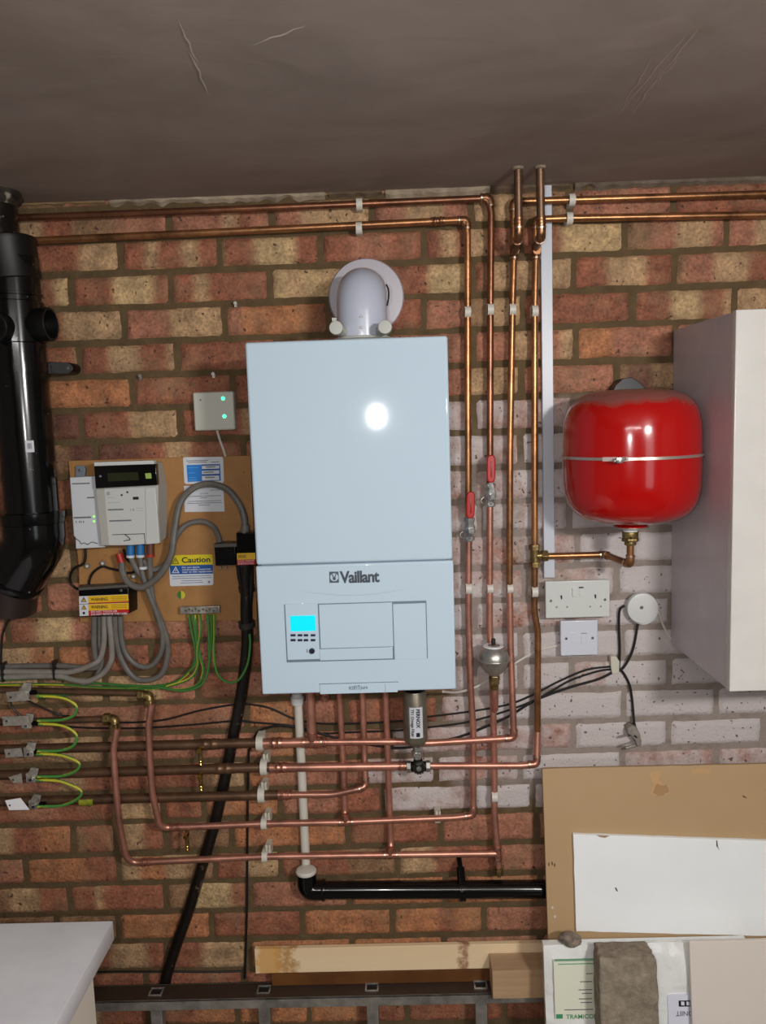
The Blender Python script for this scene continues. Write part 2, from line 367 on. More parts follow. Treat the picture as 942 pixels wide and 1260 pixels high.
# ------------------------------------------------------------------ THE SETTING
Ll=[217,257,297,338,380,423,464,505,544,587,630,672,713.5,755,792,830,867,904,941,977,1013,1052,1088,1124,1159,1196,1230,1264,1299]
Lr=[184,226,268,310,354,397,442,482,526,570,612,650,692,732,770,808,846,884,920,957,991,1030,1069,1108,1144,1183,1219,1254,1290]
ROWS={
 1:"T60 P160 C250| T370| C480 T490| P600| T720| C770 P840| T1010|",
 2:"C52 R90 T140 P208| P275 C290 R310 P334| P369 C457| P500 C545 P579| C640 T700| P828| R942 R1010|",
 3:"R60 R100 C148| R180 C195 R225 C245 R270| C276 R314 Y364 R394| R427 P480 R521| R541 C562 R575 C600 P640| R690 Y768| T797 P830 C873 P893| P927 C1010|",
 4:"R68 Y88| R140 Y190 R210| R240 C257 R332| Y355 C375 Y400 C455| R527 Y581| R600 C640 C705| R747 C792 R829| T841 P877 C918 R952| C1010|",
 5:"R78 C153| P210 C276| P300 O389 R404| R460 R521| P571 T600 C643| R778| R823 Y861 R890 C903| C1010|",
 6:"R90 T98| R135 C172 R208 C218| R302 P340| P460| P545 P582| P625 C650 P688 C708| O752 P830| P1010|",
 7:"O163| R204 O212 R286| R320 R405| P530| P575 C641| P700 P758| T770 D803 C830 P880| P1010|",
 8:"T67 D100| R160 C221| R300 C340| P460| w583| w705| g827| g950| g1010|",
 9:"T85 D118| D175 R205 C235 R300| P420| P520| w640| g760| g880| g1010|",
 10:"R50| R165| R280| R400| P520| w583| w640 g705| g827| g1010|",
 11:"R10 R115| R230| R350| P470| w590| t645 g700| G765| g1010|",
 12:"P60 C90| R210| R330| R450| w570| w630 t660| w710| G850| G1010|",
 13:"R54| P102 R170| R290| R410| w530| w645| t700 w758| G870| G1010|",
 14:"P10| T15 R47 Y90 P135| P320| R440| w583| w640 w700| w755 G825| G1010|",
 15:"C40 O70| O112 P130 R187| R250 P305| R420| R540| w600 W640| W765| G885| G1010|",
 16:"C50| T102 C130| C200 P243| R283 P361| O470| P583| C610 W640| W703| w745 G823| G1010|",
 17:"R69| P185| R265 P303| O365 P425| R540| w590 C620 W655| W767| W881| W1010|",
 18:"R16 T65 C117 T130| P243| P340 O365| P480| w590 w660| w705| W822| W938| W1010|",
 19:"P75 C104 R185| R250 T270 C303| O330 P420| P450 w536| w640| W765| w881| w1010|",
 20:"R24 P76 R140| C200| R251| O300 O345| P420 R470| w582| W655| w760| w880| w1010|",
 21:"C16 R48 O90| T105 R137 C143| C177 R205| R232 T285| O313 R320 O428| R478 R542| P660| P780| P900| P1010|",
 22:"P32| O108 R146| C173 O205 C228 T264| R303 C345| R430 T489| C535 R612| P720| P840| P1010|",
 23:"T15 C50 R86| R120 C128 R204| T235 Y285 R308| P430| O548| O665| P780| P1010|",
 24:"T70| T146| O225 O260| R372| O483| O540 R560 O595| P700| P820| P1010|",
 25:"T90| R138 C182 R205| R250 C307| O433| O546| P665| P780| P1010|",
 26:"R60| R180| R300| R420| R540| R660| R800| R1010|",
 27:"T70 Y125 R182| R240 O292| O380| O440 R500| R620| R740| R1010|",
}
COL={'R':(146,90,66),'P':(162,108,84),'O':(172,114,76),'C':(180,146,108),'Y':(190,160,116),'T':(142,108,78),'D':(104,66,52)}
def paint_at(px,py):
    def ss(a,b,x): t=max(0,min(1,(x-a)/(b-a))); return t*t*(3-2*t)
    right=ss(470,500,py)*ss(668,690,px)
    midu=ss(470,640,py)*ss(540,570,px)*.95*(1-ss(950,1010,py))
    midl=ss(850,880,py)*ss(440,520,px)*.55*(1-ss(930,985,py))
    return max(right*(.9 if py>700 else .75),midu,midl)
def build_wall():
    v=[];f=[];mi=[];tone=[];paint=[]
    XA,XB=-1.55,1.55
    lines=[]
    for l,r in zip(Ll,Lr):
        a=W(100,l);b=W(820,r); s=(b.z-a.z)/(b.x-a.x); lines.append((a.z-s*a.x,s))
    while lines[-1][0]>0.05: lines.append((lines[-1][0]-.075,lines[-1][1]*.6))
    def zl(i,x): return lines[i][0]+lines[i][1]*max(-.95,min(.95,x))
    def proj(x,z):
        q=RM.transposed()@(Vector((x,0,z))-EYE); return 471+F*q.x/q.y, 630-F*q.z/q.y
    rng=random.Random(3)
    for k in range(0,len(lines)-1):
        ym=(Ll[k]+Ll[k+1])/2 if k<len(Ll)-1 else None; yr=(Lr[k]+Lr[k+1])/2 if k<len(Lr)-1 else None
        bricks=[]   # list of lists of (x0,x1,code)
        if k+1 in ROWS:
            def X(px): 
                t=(px-100)/720; return W(px, ym+(yr-ym)*t).x
            x=X(-60); cur=[]
            for tok in ROWS[k+1].split():
                j=tok.endswith('|'); t=tok.rstrip('|'); xe=X(float(t[1:])); 
                cur.append((x,xe,t[0])); x=xe
                if j: bricks.append(cur); cur=[]
            if cur: bricks.append(cur)
            xs,xe=bricks[0][0][0],bricks[-1][-1][1]
        else:
            xs=xe=-.9+(.1125 if k%2 else 0)
        while xe<XB: bricks.append([(xe,xe+.225,rng.choice('GGw') if 9<=k<=20 else rng.choice('RPOC'))]); xe+=.225
        while xs>XA: bricks.insert(0,[(xs-.225,xs,rng.choice('RPOT'))]); xs-=.225
        for br in bricks:
            x0,x1=br[0][0]+.0052,br[-1][1]-.0052
            if x1-x0<.02: continue
            nx=max(3,int((x1-x0)/.0075)); nz=9; o=len(v); sd=rng.uniform(0,100); jit=rng.uniform(.93,1.07); prot=rng.uniform(0,.0018)
            zoff=rng.uniform(-.001,.001)
            for iz in range(nz+1):
                for ix in range(nx+1):
                    u=ix/nx; w=iz/nz; x=x0+(x1-x0)*u
                    zb=zl(k+1,x)+.0052+zoff; zt=zl(k,x)-.0052+zoff
                    z=zb+(zt-zb)*w
                    dx=min(u,1-u)*(x1-x0); dz=min(w,1-w)*(zt-zb)
                    nn=noise.noise(Vector((x*45+sd,z*45,sd)))*.0022+noise.noise(Vector((x*12+sd,z*14,sd)))*.002
                    e=min(dx,dz)+nn*.5*(1 if min(dx,dz)>.001 else 0)
                    if ix in (0,nx): x+= nn*(1 if ix==0 else -1)
                    if iz in (0,nz): z+= nn*(1 if iz==0 else -1)
                    t=max(0,min(1,e/.0085)); h=.0085*math.sqrt(max(0,1-(1-t)**2))
                    v.append((x,.0025-h-prot*t+nn*.25,z))
                    xx=x+noise.noise(Vector((z*60,sd,x*20)))*.006
                    c=br[-1][2]; nb=None; wt_=0
                    for q_,(a,b_,cc) in enumerate(br):
                        if xx<b_:
                            c=cc
                            if b_-xx<.010 and q_+1<len(br): nb=br[q_+1][2]; wt_=.5*(1-(b_-xx)/.010)
                            elif xx-a<.010 and q_>0: nb=br[q_-1][2]; wt_=.5*(1-(xx-a)/.010)
                            break
                    pp=0
                    px,py=proj(x,z)
                    if c=='w': pp=.48; c='P'
                    elif c=='W': pp=.80; c='C'
                    elif c=='G': pp=.74; c='P'
                    elif c=='g': pp=.60; c='P'
                    elif c=='t': pp=.46; c='T'
                    elif 540<px<690 and 470<py<1010: pp=paint_at(px,py)*.6
                    col=lin(COL[c])
                    if nb in COL and wt_>0: c2_=lin(COL[nb]); col=tuple(p_*(1-wt_)+q2*wt_ for p_,q2 in zip(col,c2_))
                    tone.append((col[0]*jit,col[1]*jit,col[2]*jit,1)); paint.append(pp)
            for iz in range(nz):
                for ix in range(nx):
                    a=o+iz*(nx+1)+ix; f.append((a,a+1,a+nx+2,a+nx+1)); mi.append(0)
    # mortar bed
    NX,NZ=150,120; o=len(v)
    for iz in range(NZ+1):
        for ix in range(NX+1):
            x=XA+(XB-XA)*ix/NX; z=-.02+(CEIL+.03)*iz/NZ
            px,py=proj(x,z); v.append((x,noise.noise(Vector((x*9,z*9,3)))*.0012,z)); tone.append((.2,.15,.1,1)); paint.append(paint_at(px,py))
    for iz in range(NZ):
        for ix in range(NX):
            a=o+iz*(NX+1)+ix; f.append((a,a+1,a+NX+2,a+NX+1)); mi.append(1)
    # back of the wall, so that it is a solid leaf
    o=len(v)
    for p in [(XA,.1,-.02),(XB,.1,-.02),(XB,.1,CEIL+.01),(XA,.1,CEIL+.01)]: v.append(p); tone.append((.2,.15,.1,1)); paint.append(0)
    f.append((o,o+3,o+2,o+1)); mi.append(1)
    me=bpy.data.meshes.new('wall_back'); me.from_pydata(v,[],f); me.materials.append(brick_material()); me.materials.append(mortar_material())
    me.polygons.foreach_set('material_index',mi); me.shade_smooth()
    at=me.attributes.new('tone','FLOAT_COLOR','POINT'); at.data.foreach_set('color',[c for t in tone for c in t])
    ap=me.attributes.new('paint','FLOAT','POINT'); ap.data.foreach_set('value',paint)
    o=bpy.data.objects.new('wall_back',me); C.objects.link(o); o['kind']='structure'; return o
build_wall()
def struct(name,mb,m_,**k):
    o=obj(name,mb,m_,**k); o['kind']='structure'; return o
XL_,XR_,YF=-1.55,1.55,-3.9
struct('ceiling',MB().box(XL_-.1,XR_+.1,YF-.1,.1,CEIL,CEIL+.1),ceiling_material(),flat=True)
roomw=mat('painted_room_wall',(132,126,120),.8,var=.15,vscale=3)
struct('floor',MB().box(XL_-.1,XR_+.1,YF-.1,.1,-.1,0),mat('concrete_floor',(120,114,106),.8,var=.3,vscale=5,bump=.2),flat=True)
struct('wall_left',MB().box(XL_-.1,XL_,YF,.1,0,CEIL),roomw,flat=True)
struct('wall_right',MB().box(XR_,XR_+.1,YF,.1,0,CEIL),roomw,flat=True)
struct('wall_front',MB().box(XL_,XR_,YF-.1,YF,0,CEIL),roomw,flat=True)
# ragged mortar smears where wall meets the ceiling
def bead(x0p,x1p,name,h0,m_):
    a=W(x0p,240).x; b=W(x1p,240).x; n=int((b-a)/.006); mb=MB(); v=[];f=[]
    for i in range(n+1):
        x=a+(b-a)*i/n; hh=h0*(.45+.75*abs(noise.noise(Vector((x*9,1,0))))+.5*noise.noise(Vector((x*40,5,0)))); hh=max(.003,hh); t=.006+.004*noise.noise(Vector((x*25,9,0)))
        v += [(x,-.001,CEIL+.001),(x,-.004-t,CEIL+.001),(x,-.005-t*.9,CEIL-hh*.5),(x,-.001,CEIL-hh)]
    for i in range(n):
        for k in range(3):
            q=i*4+k; f.append((q,q+1,q+5,q+4))
    mb.add(v,f); return struct(name,mb,m_)
bead(28,130,'trim_1',.012,mat('ochre_mortar',(150,124,84),.9,var=.6,vscale=30,vcol=(110,90,60),bump=.6))
bead(135,400,'trim_2',.020,plasterm); bead(405,470,'trim_3',.02,mat('brown_mortar',(104,86,66),.9,var=.6,vscale=40,vcol=(70,56,42),bump=.6)); bead(474,602,'trim_4',.028,plasterm)
bead(606,700,'trim_5',.02,mat('brown_mortar',(0,0,0))); bead(706,960,'trim_6',.026,mat('grey_mortar_smear',(118,104,90),.9,var=.7,vscale=30,vcol=(80,66,52),bump=.6))
rg=random.Random(5); k_=7
def hitc(px,py):
    r=RM@Vector(((px-471)/F,1,-(py-630)/F)); return EYE+r*((CEIL-CZ)/r.z)
for a,b in (((868,14),(742,160)),((872,20),(800,105)),((812,58),(758,140)),((846,60),(790,118)),((826,70),(770,150)),((214,12),(246,88)),((222,40),(262,128)),((300,60),(390,26))):
    A_,B_=hitc(*a),hitc(*b); A_.z=B_.z=CEIL+.0012; mid=[A_.lerp(B_,q/10)+Vector((.006*noise.noise(Vector((q*.7,a[0],0))),.006*noise.noise(Vector((q*.9,5,b[0]))),0)) for q in range(11)]
    struct('trim_%d'%k_,MB().tube(mid,lambda t:.0005+.0018*math.sin(PI*t),n=8),mat('plaster_ridge',(170,154,144),.7)); k_+=1
# ------------------------------------------------------------------ BOILER
DB=.30
XL=(W(302,420,DB).x+W(322,855,DB).x)/2; XR=(W(552,414,DB).x+W(559,848,DB).x)/2
ZT=W(427,417,DB).z; ZB=W(440,851.5,DB).z
bo=thing('boiler','white wall-hung gas boiler with lit turquoise display, mounted on brick wall','boiler',((XL+XR)/2,-.15,ZB))
obj('case',MB().box(XL+.003,XR-.003,-DB+.022,-.004,ZB+.004,ZT-.003),boilerl,bo,bevel=.004)
zs=W(430,693,DB).z
obj('front_cover',MB().box(XL,XR,-DB,-DB+.021,zs+.0012,ZT),boilerw,bo,bevel=.005,seg=3)
lc=obj('lower_cover',MB().box(XL-.001,XR+.001,-DB-.001,-DB+.021,ZB,zs-.0008),boilerw,bo,bevel=.0035,seg=3)
obj('seam',MB().box(XL+.010,XR-.010,-DB+.0025,-DB+.02,zs-.002,zs+.002),seam,bo)
def pan(x0,y0,x1,y1,df,th,m_,name,par,bev=.0006):
    return obj(name,fb(x0,y0,x1,y1,df,df-th),m_,par,bevel=bev)
D1=DB+.001
pan(350.8,741.5,525.3,812.8,D1+.0006,.002,seam,'panel_gap',lc,.0)
pd=pan(352,742.8,392,811.6,D1+.0022,.003,boilerw,'control_panel',bo)
pan(393.2,742.8,483,796.8,D1+.0022,.003,boilerw,'flap_door',bo)
pan(393.2,797.6,483,811.6,D1+.0022,.003,boilerw,'flap_sill',bo)
pan(484.2,742.8,524.2,811.6,D1+.0022,.003,boilerw,'side_flap',bo)
pan(356.8,757.6,388.2,776.6,D1+.0028,.001,display,'display',bo,.0004)['label']='glowing turquoise display'
for (x0,x1) in ((357.2,363.5),(366,371.8),(373.4,379),(382,387.8)):
    for (y0,y1) in ((780.4,783.2),(786.4,789.2)):
        pan(x0,y0,x1,y1,D1+.0034,.0015,mat('button_navy',(30,36,66),.4),'button',bo,.0004)
kc=W(383.8,800.8,D1+.002); obj('knob',MB().lathe([(0,.0056),(.004,.0052),(.005,.004)],kc,(0,-1,0),24),mat('knob_dark',(34,42,52),.3),bo)
pan(377,799,378.2,803,D1+.0024,.0005,seam,'printed_mark',pd,0)
# embossed smile line
ar=[W(353+(521-353)*t, 722.5-4.5*t+11.5*(1-(2*t-1)**2)*1.0, D1-.0006) for t in [i/24 for i in range(25)]]
obj('smile_line',MB().tube(ar,lambda t:.0004+.0016*math.sin(PI*t),n=8),boilerl,lc)
# badge
bd=pan(405,703.4,416.6,717.2,D1+.0008,.001,mat('badge_grey',(92,104,116),.35,.5),'badge',bo,.0004)
bc=W(411,710.3,D1+.0009)
obj('badge_circle',MB().lathe([(0,.0078),(.0006,.0076)],bc,(0,-1,0),24),boilerl,bd)
hb=MB()
for s_ in (-1,1):
    hb.prism([bc+Vector((s_*x,-.0007,z)) for x,z in ((.0006,-.001),(.0022,-.0005),(.0046,.0064),(.0034,.0070),(.0012,.003))],(0,-.0003,0))
hb.prism([bc+Vector((x,-.0007,z)) for x,z in ((-.0026,-.0054),(.0026,-.0054),(.0030,-.001),(0,.0012),(-.0030,-.001))],(0,-.0003,0))
obj('badge_figure',hb,mat('badge_grey',(0,0,0)),bd,flat=True)
text('badge_lettering','Vaillant',417.8,702.2,466.6,717.2,D1+.0006,mat('badge_metal',(96,102,112),.3,.6),bo,bold=.03,extr=.0004,spacing=.92)
# bottom flap
fl=pan(393.4,841,489,853,D1+.0022,.003,boilerw,'bottom_flap',bo)
zz=fl
pan(392.4,840,490,841.2,D1+.0006,.002,seam,'flap_gap',lc,0)
pan(473.6,841.5,474.1,852.8,D1+.0024,.0004,seam,'flap_line',fl,0)
text('flap_lettering','eco',429,844.5,435.5,848.6,D1+.0024,mat('print_navy',(58,70,92),.5),fl)
text('flap_lettering','FIT',435.8,843.6,443,848.8,D1+.0024,mat('print_navy',(0,0,0)),fl,bold=.0)
text('flap_lettering','pure',443.6,844.8,452,849.2,D1+.0024,mat('print_navy',(0,0,0)),fl)
# ------------------------------------------------------------------ FLUE
rc=W(450.5,365,.008); fc=W(446,410,.165); RF=.050
fcz=ZT
fu=thing('flue_elbow','white boiler flue elbow turning back into round wall ring','flue',(fc.x,-.165,fcz))
obj('wall_ring',MB().lathe([(0,.083),(.006,.083),(.012,.080),(.014,.062)],W(450.5,366,.0),(0,-1,0),56),flue_r,fu)
ztop=W(446,330,.14).z-RF
pts=[Vector((fc.x,-.165,fcz+.004)),Vector((fc.x,-.165,ztop+.004)),Vector((fc.x+.004,-.004,ztop+.004))]
obj('elbow',MB().tube(pts,RF,fillet=.07,n=48,steps=14),flue_w,fu,angle=60)
obj('joint_ring',MB().tube([Vector((fc.x,-.165,fcz+.001)),Vector((fc.x,-.165,fcz+.014))],RF+.008,n=48),flue_g,fu,bevel=.003)
obj('base_collar',MB().lathe([(0,.078),(.004,.078),(.009,.068),(.010,.05)],(fc.x+.006,-.165,fcz),(0,0,1),56),flue_g,fu)
for px,py,r in ((414,404.5,.0135),(473.5,403.5,.0135)):
    c=W(px,py,.236); o=obj('test_cap',MB().lathe([(0,r),(.016,r),(.019,r*.93),(.0195,r*.6)],c,(0,-1,0),32),flue_g,fu)
    obj('cap_neck',MB().tube([Vector(c),Vector((c.x+(fc.x-c.x)*.4,-.17,c.z-.004))],r*.8,n=20),flue_g,o)
tb=obj('screw_tab',poly([(408,391),(413.5,391),(415,399),(409,399)],.245,.242),flue_g,fu)
screw(411.2,395,.2455,.0018,fu)
for py in (389.5,403): screw(444,py,.165+RF+.0008,.0028,fu)
obj('retaining_clip',MB().tube(smooth([W(475,350,.165),W(477.5,356,.165),W(478,366,.165),W(476,376,.165)]),.0018,n=8),dark,fu)
# ------------------------------------------------------------------ PIPES
R15,R22=.0075,.011
def zat(px,py,d,z):
    p=W(px,py,d); return Vector((p.x,p.y,z))
def ringat(a,b,t,parent,r,L=.018,m_=None,name='fitting',extra=.0012,rings=True):
    """sleeve fitting on the straight from a to b, at fraction t"""
    a,b=Vector(a),Vector(b); u=(b-a).normalized(); c=a.lerp(b,t)
    mb=MB().lathe([(0,r),(0,r+extra),(L*.2,r+extra*1.05),(L*.25,r+extra*1.9),(L*.33,r+extra*1.9),(L*.38,r+extra*1.05),(L*.62,r+extra*1.05),(L*.67,r+extra*1.9),(L*.75,r+extra*1.9),(L*.8,r+extra*1.05),(L,r+extra),(L,r)],c-u*L/2,u,20,0,False)
    return obj(name,mb,m_ or solder,parent)
def elbow(a,b,c,r,parent,m_,L=.02,name='elbow',fillet=.017):
    a,b,c=Vector(a),Vector(b),Vector(c); p0=b+(a-b).normalized()*L; p1=b+(c-b).normalized()*L
    o=obj(name,MB().tube([p0,b,p1],r+.0012,fillet=fillet,n=20),m_,parent)
    for p,q in ((p0,a),(p1,c)):
        u=(q-b).normalized(); ring=MB().lathe([(0,r),(0,r+.0022),(.003,r+.0022),(.003,r)],p-u*.004,u,20,0,False)
        obj('solder_ring',ring,tinring,o)
    return o
def tee(c,u,w,r,parent,m_,r2=None,L=.018,name='tee'):
    c=Vector(c);u=Vector(u).normalized();w=Vector(w).normalized(); r2=r2 or r
    mb=MB().cyl(c-u*L,c+u*L,r+.0013,n=20).cyl(c,c+w*L,r2+.0013,n=20)
    o=obj(name,mb,m_,parent)
    for k in (-1,1):
        obj('solder_ring',MB().lathe([(0,r),(0,r+.0023),(.003,r+.0023),(.003,r)],c+u*(k*(L-.004)),u,20,0,False),tinring,o)
    return o
def run(label,pts,r,m_,fm,corners=(),fillet=.015,name='copper_pipe',group=None,split=None):
    """one pipe run; corners = indices that carry a soldered elbow"""
    P=[p if isinstance(p,Vector) else W(*p) for p in pts]
    t=thing(name,label,'pipe',min(P,key=lambda p:p.z),group)
    if split:
        k,m2=split; a,b=P[k],P[k]+(P[k+1]-P[k])*.002
        obj('pipe',MB().tube(P[:k]+[a],r,fillet=fillet,n=18),m_,t); obj('pipe',MB().tube([a]+P[k+1:],r,fillet=fillet,n=18),m2,t)['label']='newer pinker copper pipe'
    else: obj('pipe',MB().tube(P,r,fillet=fillet,n=18),m_,t)
    for i in corners: elbow(P[i-1],P[i],P[i+1],r,t,fm)
    return t,P
# --- top two, from the left
dT=.028
t,P=run('upper of the two top copper pipes, running under ceiling then down to right red-handled valve',
    [(24,268,.03),(300,257,.03),(598,244,.03),(604,258,.03),(603,380,.028),(602.5,594,.028)],R15,cu_mid,solderdk)
a=P[2];elbow(P[1],W(602,243,.03),P[3],R15,t,solderdk)
t,P=run('lower of the two top copper pipes, running under ceiling then down to left red-handled valve',
    [(40,296,.03),(300,284,.03),(571,270.5,.03),(575,284,.03),(575,385,.028),(576,636,.028)],R15,cu_old,solderdk)
elbow(P[1],W(574.5,270.5,.03),P[4],R15,t,solderdk); ringat(P[1],P[2],.88,t,R15,.03,solderdk,'coupling')
# --- the two rising into the ceiling
for (pxt,pxb,lab,pj) in ((637,638,'left of two short copper stubs rising into the ceiling',(632,314)),(664,665.5,'right of two short copper stubs rising into the ceiling',(659,308))):
    top=W(pxt,212,.137); top.z=CEIL+.01
    P=[top,W(pxb,291,.12),W(pj[0],pj[1]-4,.028+.018)]
    t,P=run(lab,[*P],R15+.001,cu_dark,solderdk,corners=(1,),fillet=.018)
    obj('ceiling_collar',MB().lathe([(0,.0125),(.005,.011),(.006,.009)],(top.x,top.y,CEIL+.001),(0,0,-1),20),plasterm,t)
    ringat(P[0],P[1],.80,t,R15+.001,.016,solderdk,'coupling')
# --- V3 with R1 and H1
t,P=run('third copper pipe right of boiler, coming from upper right ceiling run',
    [(1400,224,.03),(703,246,.03),(631,248,.03),(632,310,.028),(630,381,.028),(627,560,.028),(626.5,720,.028),(628,800,.030),(632,908,.047),(524,914.5,.048),(497,912.5,.048),(397,913,.048)],R15,cu_old,solderdk,corners=(2,),split=(6,cu_new))
tee(P[3],(0,0,1),(0,-1,0),R15,t,solderdk)
elbow(P[7],P[8],P[9],R15,t,solder)
t2,P2=run('wide new copper pipe feeding the highest horizontal run under boiler',[(316,914.8,.048),(384,913.2,.048),(399,913,.048)],R22,cu_new,solder,fillet=0)
tee(P2[1],P2[1]-P2[0],(0,0,1),R22,t2,solder,L=.024); ringat(P2[0],P2[1],.35,t2,R22,.03,solder,'coupling')
ringat(P2[1],P2[2],.95,t2,R15+.002,.012,solder,'reducer',extra=.002)
obj('riser',MB().tube([P2[1],zat(382,857,.048,ZB-.0)],.0105,n=20),cu_new,t2)
# --- V4 with R2 and H2 right
t,P=run('copper pipe beside the white trunking, coming from lower right ceiling run',
    [(1400,256,.03),(700,268.5,.03),(658.5,270,.03),(659,310,.028),(657.5,383,.028),(657.5,684,.028),(657,752,.028),(661.5,778,.028),(661,900,.034),(660,940.5,.047),(640,942,.047),(527,942.2,.047)],R15,cu_old,solderdk,corners=(2,),split=(8,cu_new))
tee(P[3],(0,0,1),(0,-1,0),R15,t,solderdk)
elbow(P[8],P[9],P[11],R15,t,solder)
tt=thing('brass_tee','brass compression tee joining expansion vessel pipe beside white trunking','fitting',P[5])
c=P[5]
mb=MB().cyl(c-Vector((0,0,.019)),c+Vector((0,0,.019)),.0105,n=20).cyl(c,c+Vector((.02,0,0)),.0095,n=20)
obj('body',mb,brass,tt)
for k in (-1,1): obj('nut',MB().cyl(c+Vector((0,0,k*.014)),c+Vector((0,0,k*.026)),.0135,n=6),brass,tt,bevel=.001)
obj('nut',MB().cyl(c+Vector((.015,0,0)),c+Vector((.029,0,0)),.0135,n=6),brass,tt,bevel=.001)
# --- lower, new copper
t,P=run('new copper pipe below left valve, turning left as the fourth horizontal run',
    [(576.5,660,.028),(576,760,.028),(579,850,.030),(582,900,.030),(582,985,.040),(582,1003,.045),(560,1006,.045),(425,1011.5,.045),(324,1013.5,.045),(205,1018.5,.05),(196,1016,.06),(187,975,.07),(184,930,.07),(182.5,893,.07),(186.5,866,.07)],R15,cu_new,solder,fillet=.012)
elbow(P[4],P[5],P[6],R15,t,solder); tee(P[7],P[6]-P[7],(0,0,1),R15,t,solder); ringat(P[8],P[9],.90,t,R15,.028,solder,'coupling')
P4=P
t,P=run('new copper pipe passing behind the silver bottle vent down to a capped end',
    [(602.5,620,.028),(602,770,.028),(606,850,.028),(608,950,.028),(608,1000,.035),(612,1050,.042),(613.5,1070,.042)],R15,cu_new,solder)
obj('end_cap',MB().cyl(P[-1]+Vector((0,0,.006)),P[-1]-Vector((0,0,.012)),.0098,n=20),brass,t,bevel=.001)
obj('drain_tip',MB().cyl(P[-1]-Vector((0,0,.012)),P[-1]-Vector((0,0,.018)),.004,n=12),brightbrass,t)
tee(P[5],(0,0,1),(-1,0,0),R15,t,solder)
P2v=P
t,P=run('lowest horizontal copper pipe, rising at far left to a brass elbow',
    [(608,1050.2,.044),(324,1054,.045),(164,1061.5,.05),(155,1055,.058),(146,1010,.07),(141,950,.07),(139.5,922,.07),(144,896,.07)],R15,cu_new,solder,fillet=.012)
tee(W(480,1051.8,.045),P[0]-P[1],(0,0,1),R15,t,solder); ringat(P[1],P[2],.9,t,R15,.028,solder,'coupling'); P5=P
t,P=run('wide second horizontal copper pipe left of the filter',[(332,944.5,.048),(420,943.5,.048),(497,942.4,.048)],R22-.001,cu_new,solder,fillet=0)
ringat(P[0],P[1],.15,t,R22-.001,.03,solder,'coupling'); ringat(P[1],P[2],.97,t,R15+.001,.02,solder,'reducer',extra=.002)
t,P=run('third horizontal copper pipe, stepping up to boiler at its right end',
    [(345,978,.045),(410,977.6,.045),(440,971,.045),(449.5,967.5,.038),(448,925,.025),zat(446,853,.025,ZB)],R15,cu_new,solder,fillet=.012)
elbow(P[2],P[3],P[4],R15,t,solder); ringat(P[0],P[1],.08,t,R15+.0012,.03,solder,'reducer',extra=.002)
t,P=run('copper riser from fourth horizontal pipe up to boiler',[(424.5,1009,.045),(424,1000,.03),(422.5,950,.025),zat(416.5,853,.025,ZB)],R15,cu_new,solder,fillet=.01)
t,P=run('copper riser from lowest horizontal pipe up to boiler',[(481,1050,.045),(480.5,1038,.03),(477.5,950,.025),zat(474,853,.025,ZB)],R15,cu_new,solder,fillet=.01)
t,P=run('short capped copper stub under the boiler',[(399.5,858,.06),zat(399,853,.06,ZB)],.009,cu_new,solder,fillet=0)
obj('cap',MB().lathe([(0,.009),(.006,.0105),(.014,.0105)],W(399.5,862,.06),(0,0,1),20),solder,t)
# --- old pipes, left
def oldpipe(label,a,b,r):
    t,P=run(label,[a,b],r,cu_dark,cu_dark,fillet=0,name='old_copper_pipe'); return t,P
DO=.042
o1,Q1=oldpipe('thin old copper pipe just below green and yellow wires, ending at a brass elbow',(-25,848,.05),(176,853,.05),R15)
o2,Q2=oldpipe('thin old copper pipe second from top, ending at left brass elbow',(-25,889,.05),(133,884.5,.05),R15)
o3,Q3=oldpipe('thick old copper pipe, highest of three tarnished ones',(-25,923,DO),(322,913.8,DO+.003),R22)
o4,Q4=oldpipe('thick old copper pipe, middle of three tarnished ones',(-25,954.5,DO),(338,943.7,DO+.003),R22)
o5,Q5=oldpipe('thick old copper pipe, lowest of three tarnished ones',(-25,987,DO),(348,977.8,DO),R22)
for q,px in ((Q3,258),(Q4,262)): ringat(q[0],q[1],(px+25)/347,o3 if q is Q3 else o4,R22,.045,cu_dark,'coupling')
def belbow(label,c,out,down):
    t=thing('brass_elbow',label,'fitting',c,None)
    c=Vector(c); 
    mb=MB().tube([c+Vector((-.016,0,.0)),c,c+Vector((0,-.004,-.016))],.0105,fillet=.01,n=20); obj('body',mb,brass,t)
    obj('nut',MB().cyl(c+Vector((-.026,0,0)),c+Vector((-.012,0,0)),.0138,n=6),brass,t,bevel=.001)
    obj('nut',MB().cyl(c+Vector((0,-.004,-.010)),c+Vector((0,-.006,-.024)),.0138,n=6),brass,t,bevel=.001)
    return t
belbow('brass compression elbow at top of the right-hand bent copper riser',W(184,855.5,.058),0,0)
belbow('brass compression elbow at top of the left-hand bent copper riser',W(141.5,884.5,.058),0,0)
# yellow-green tape on old pipe
a=W(99,985,DO);b=W(116,984.6,DO)
o=obj('pipe_tape',MB().lathe([(0,.0114),(0,.0121),((b-a).length,.0121),((b-a).length,.0114)],a,b-a,24,0,False),mat('tape_lime',(164,158,36),.5,var=1,vscale=60,vcol=(70,110,40)))
tag(o,'yellow and green tape band around the lowest thick old pipe','tape')
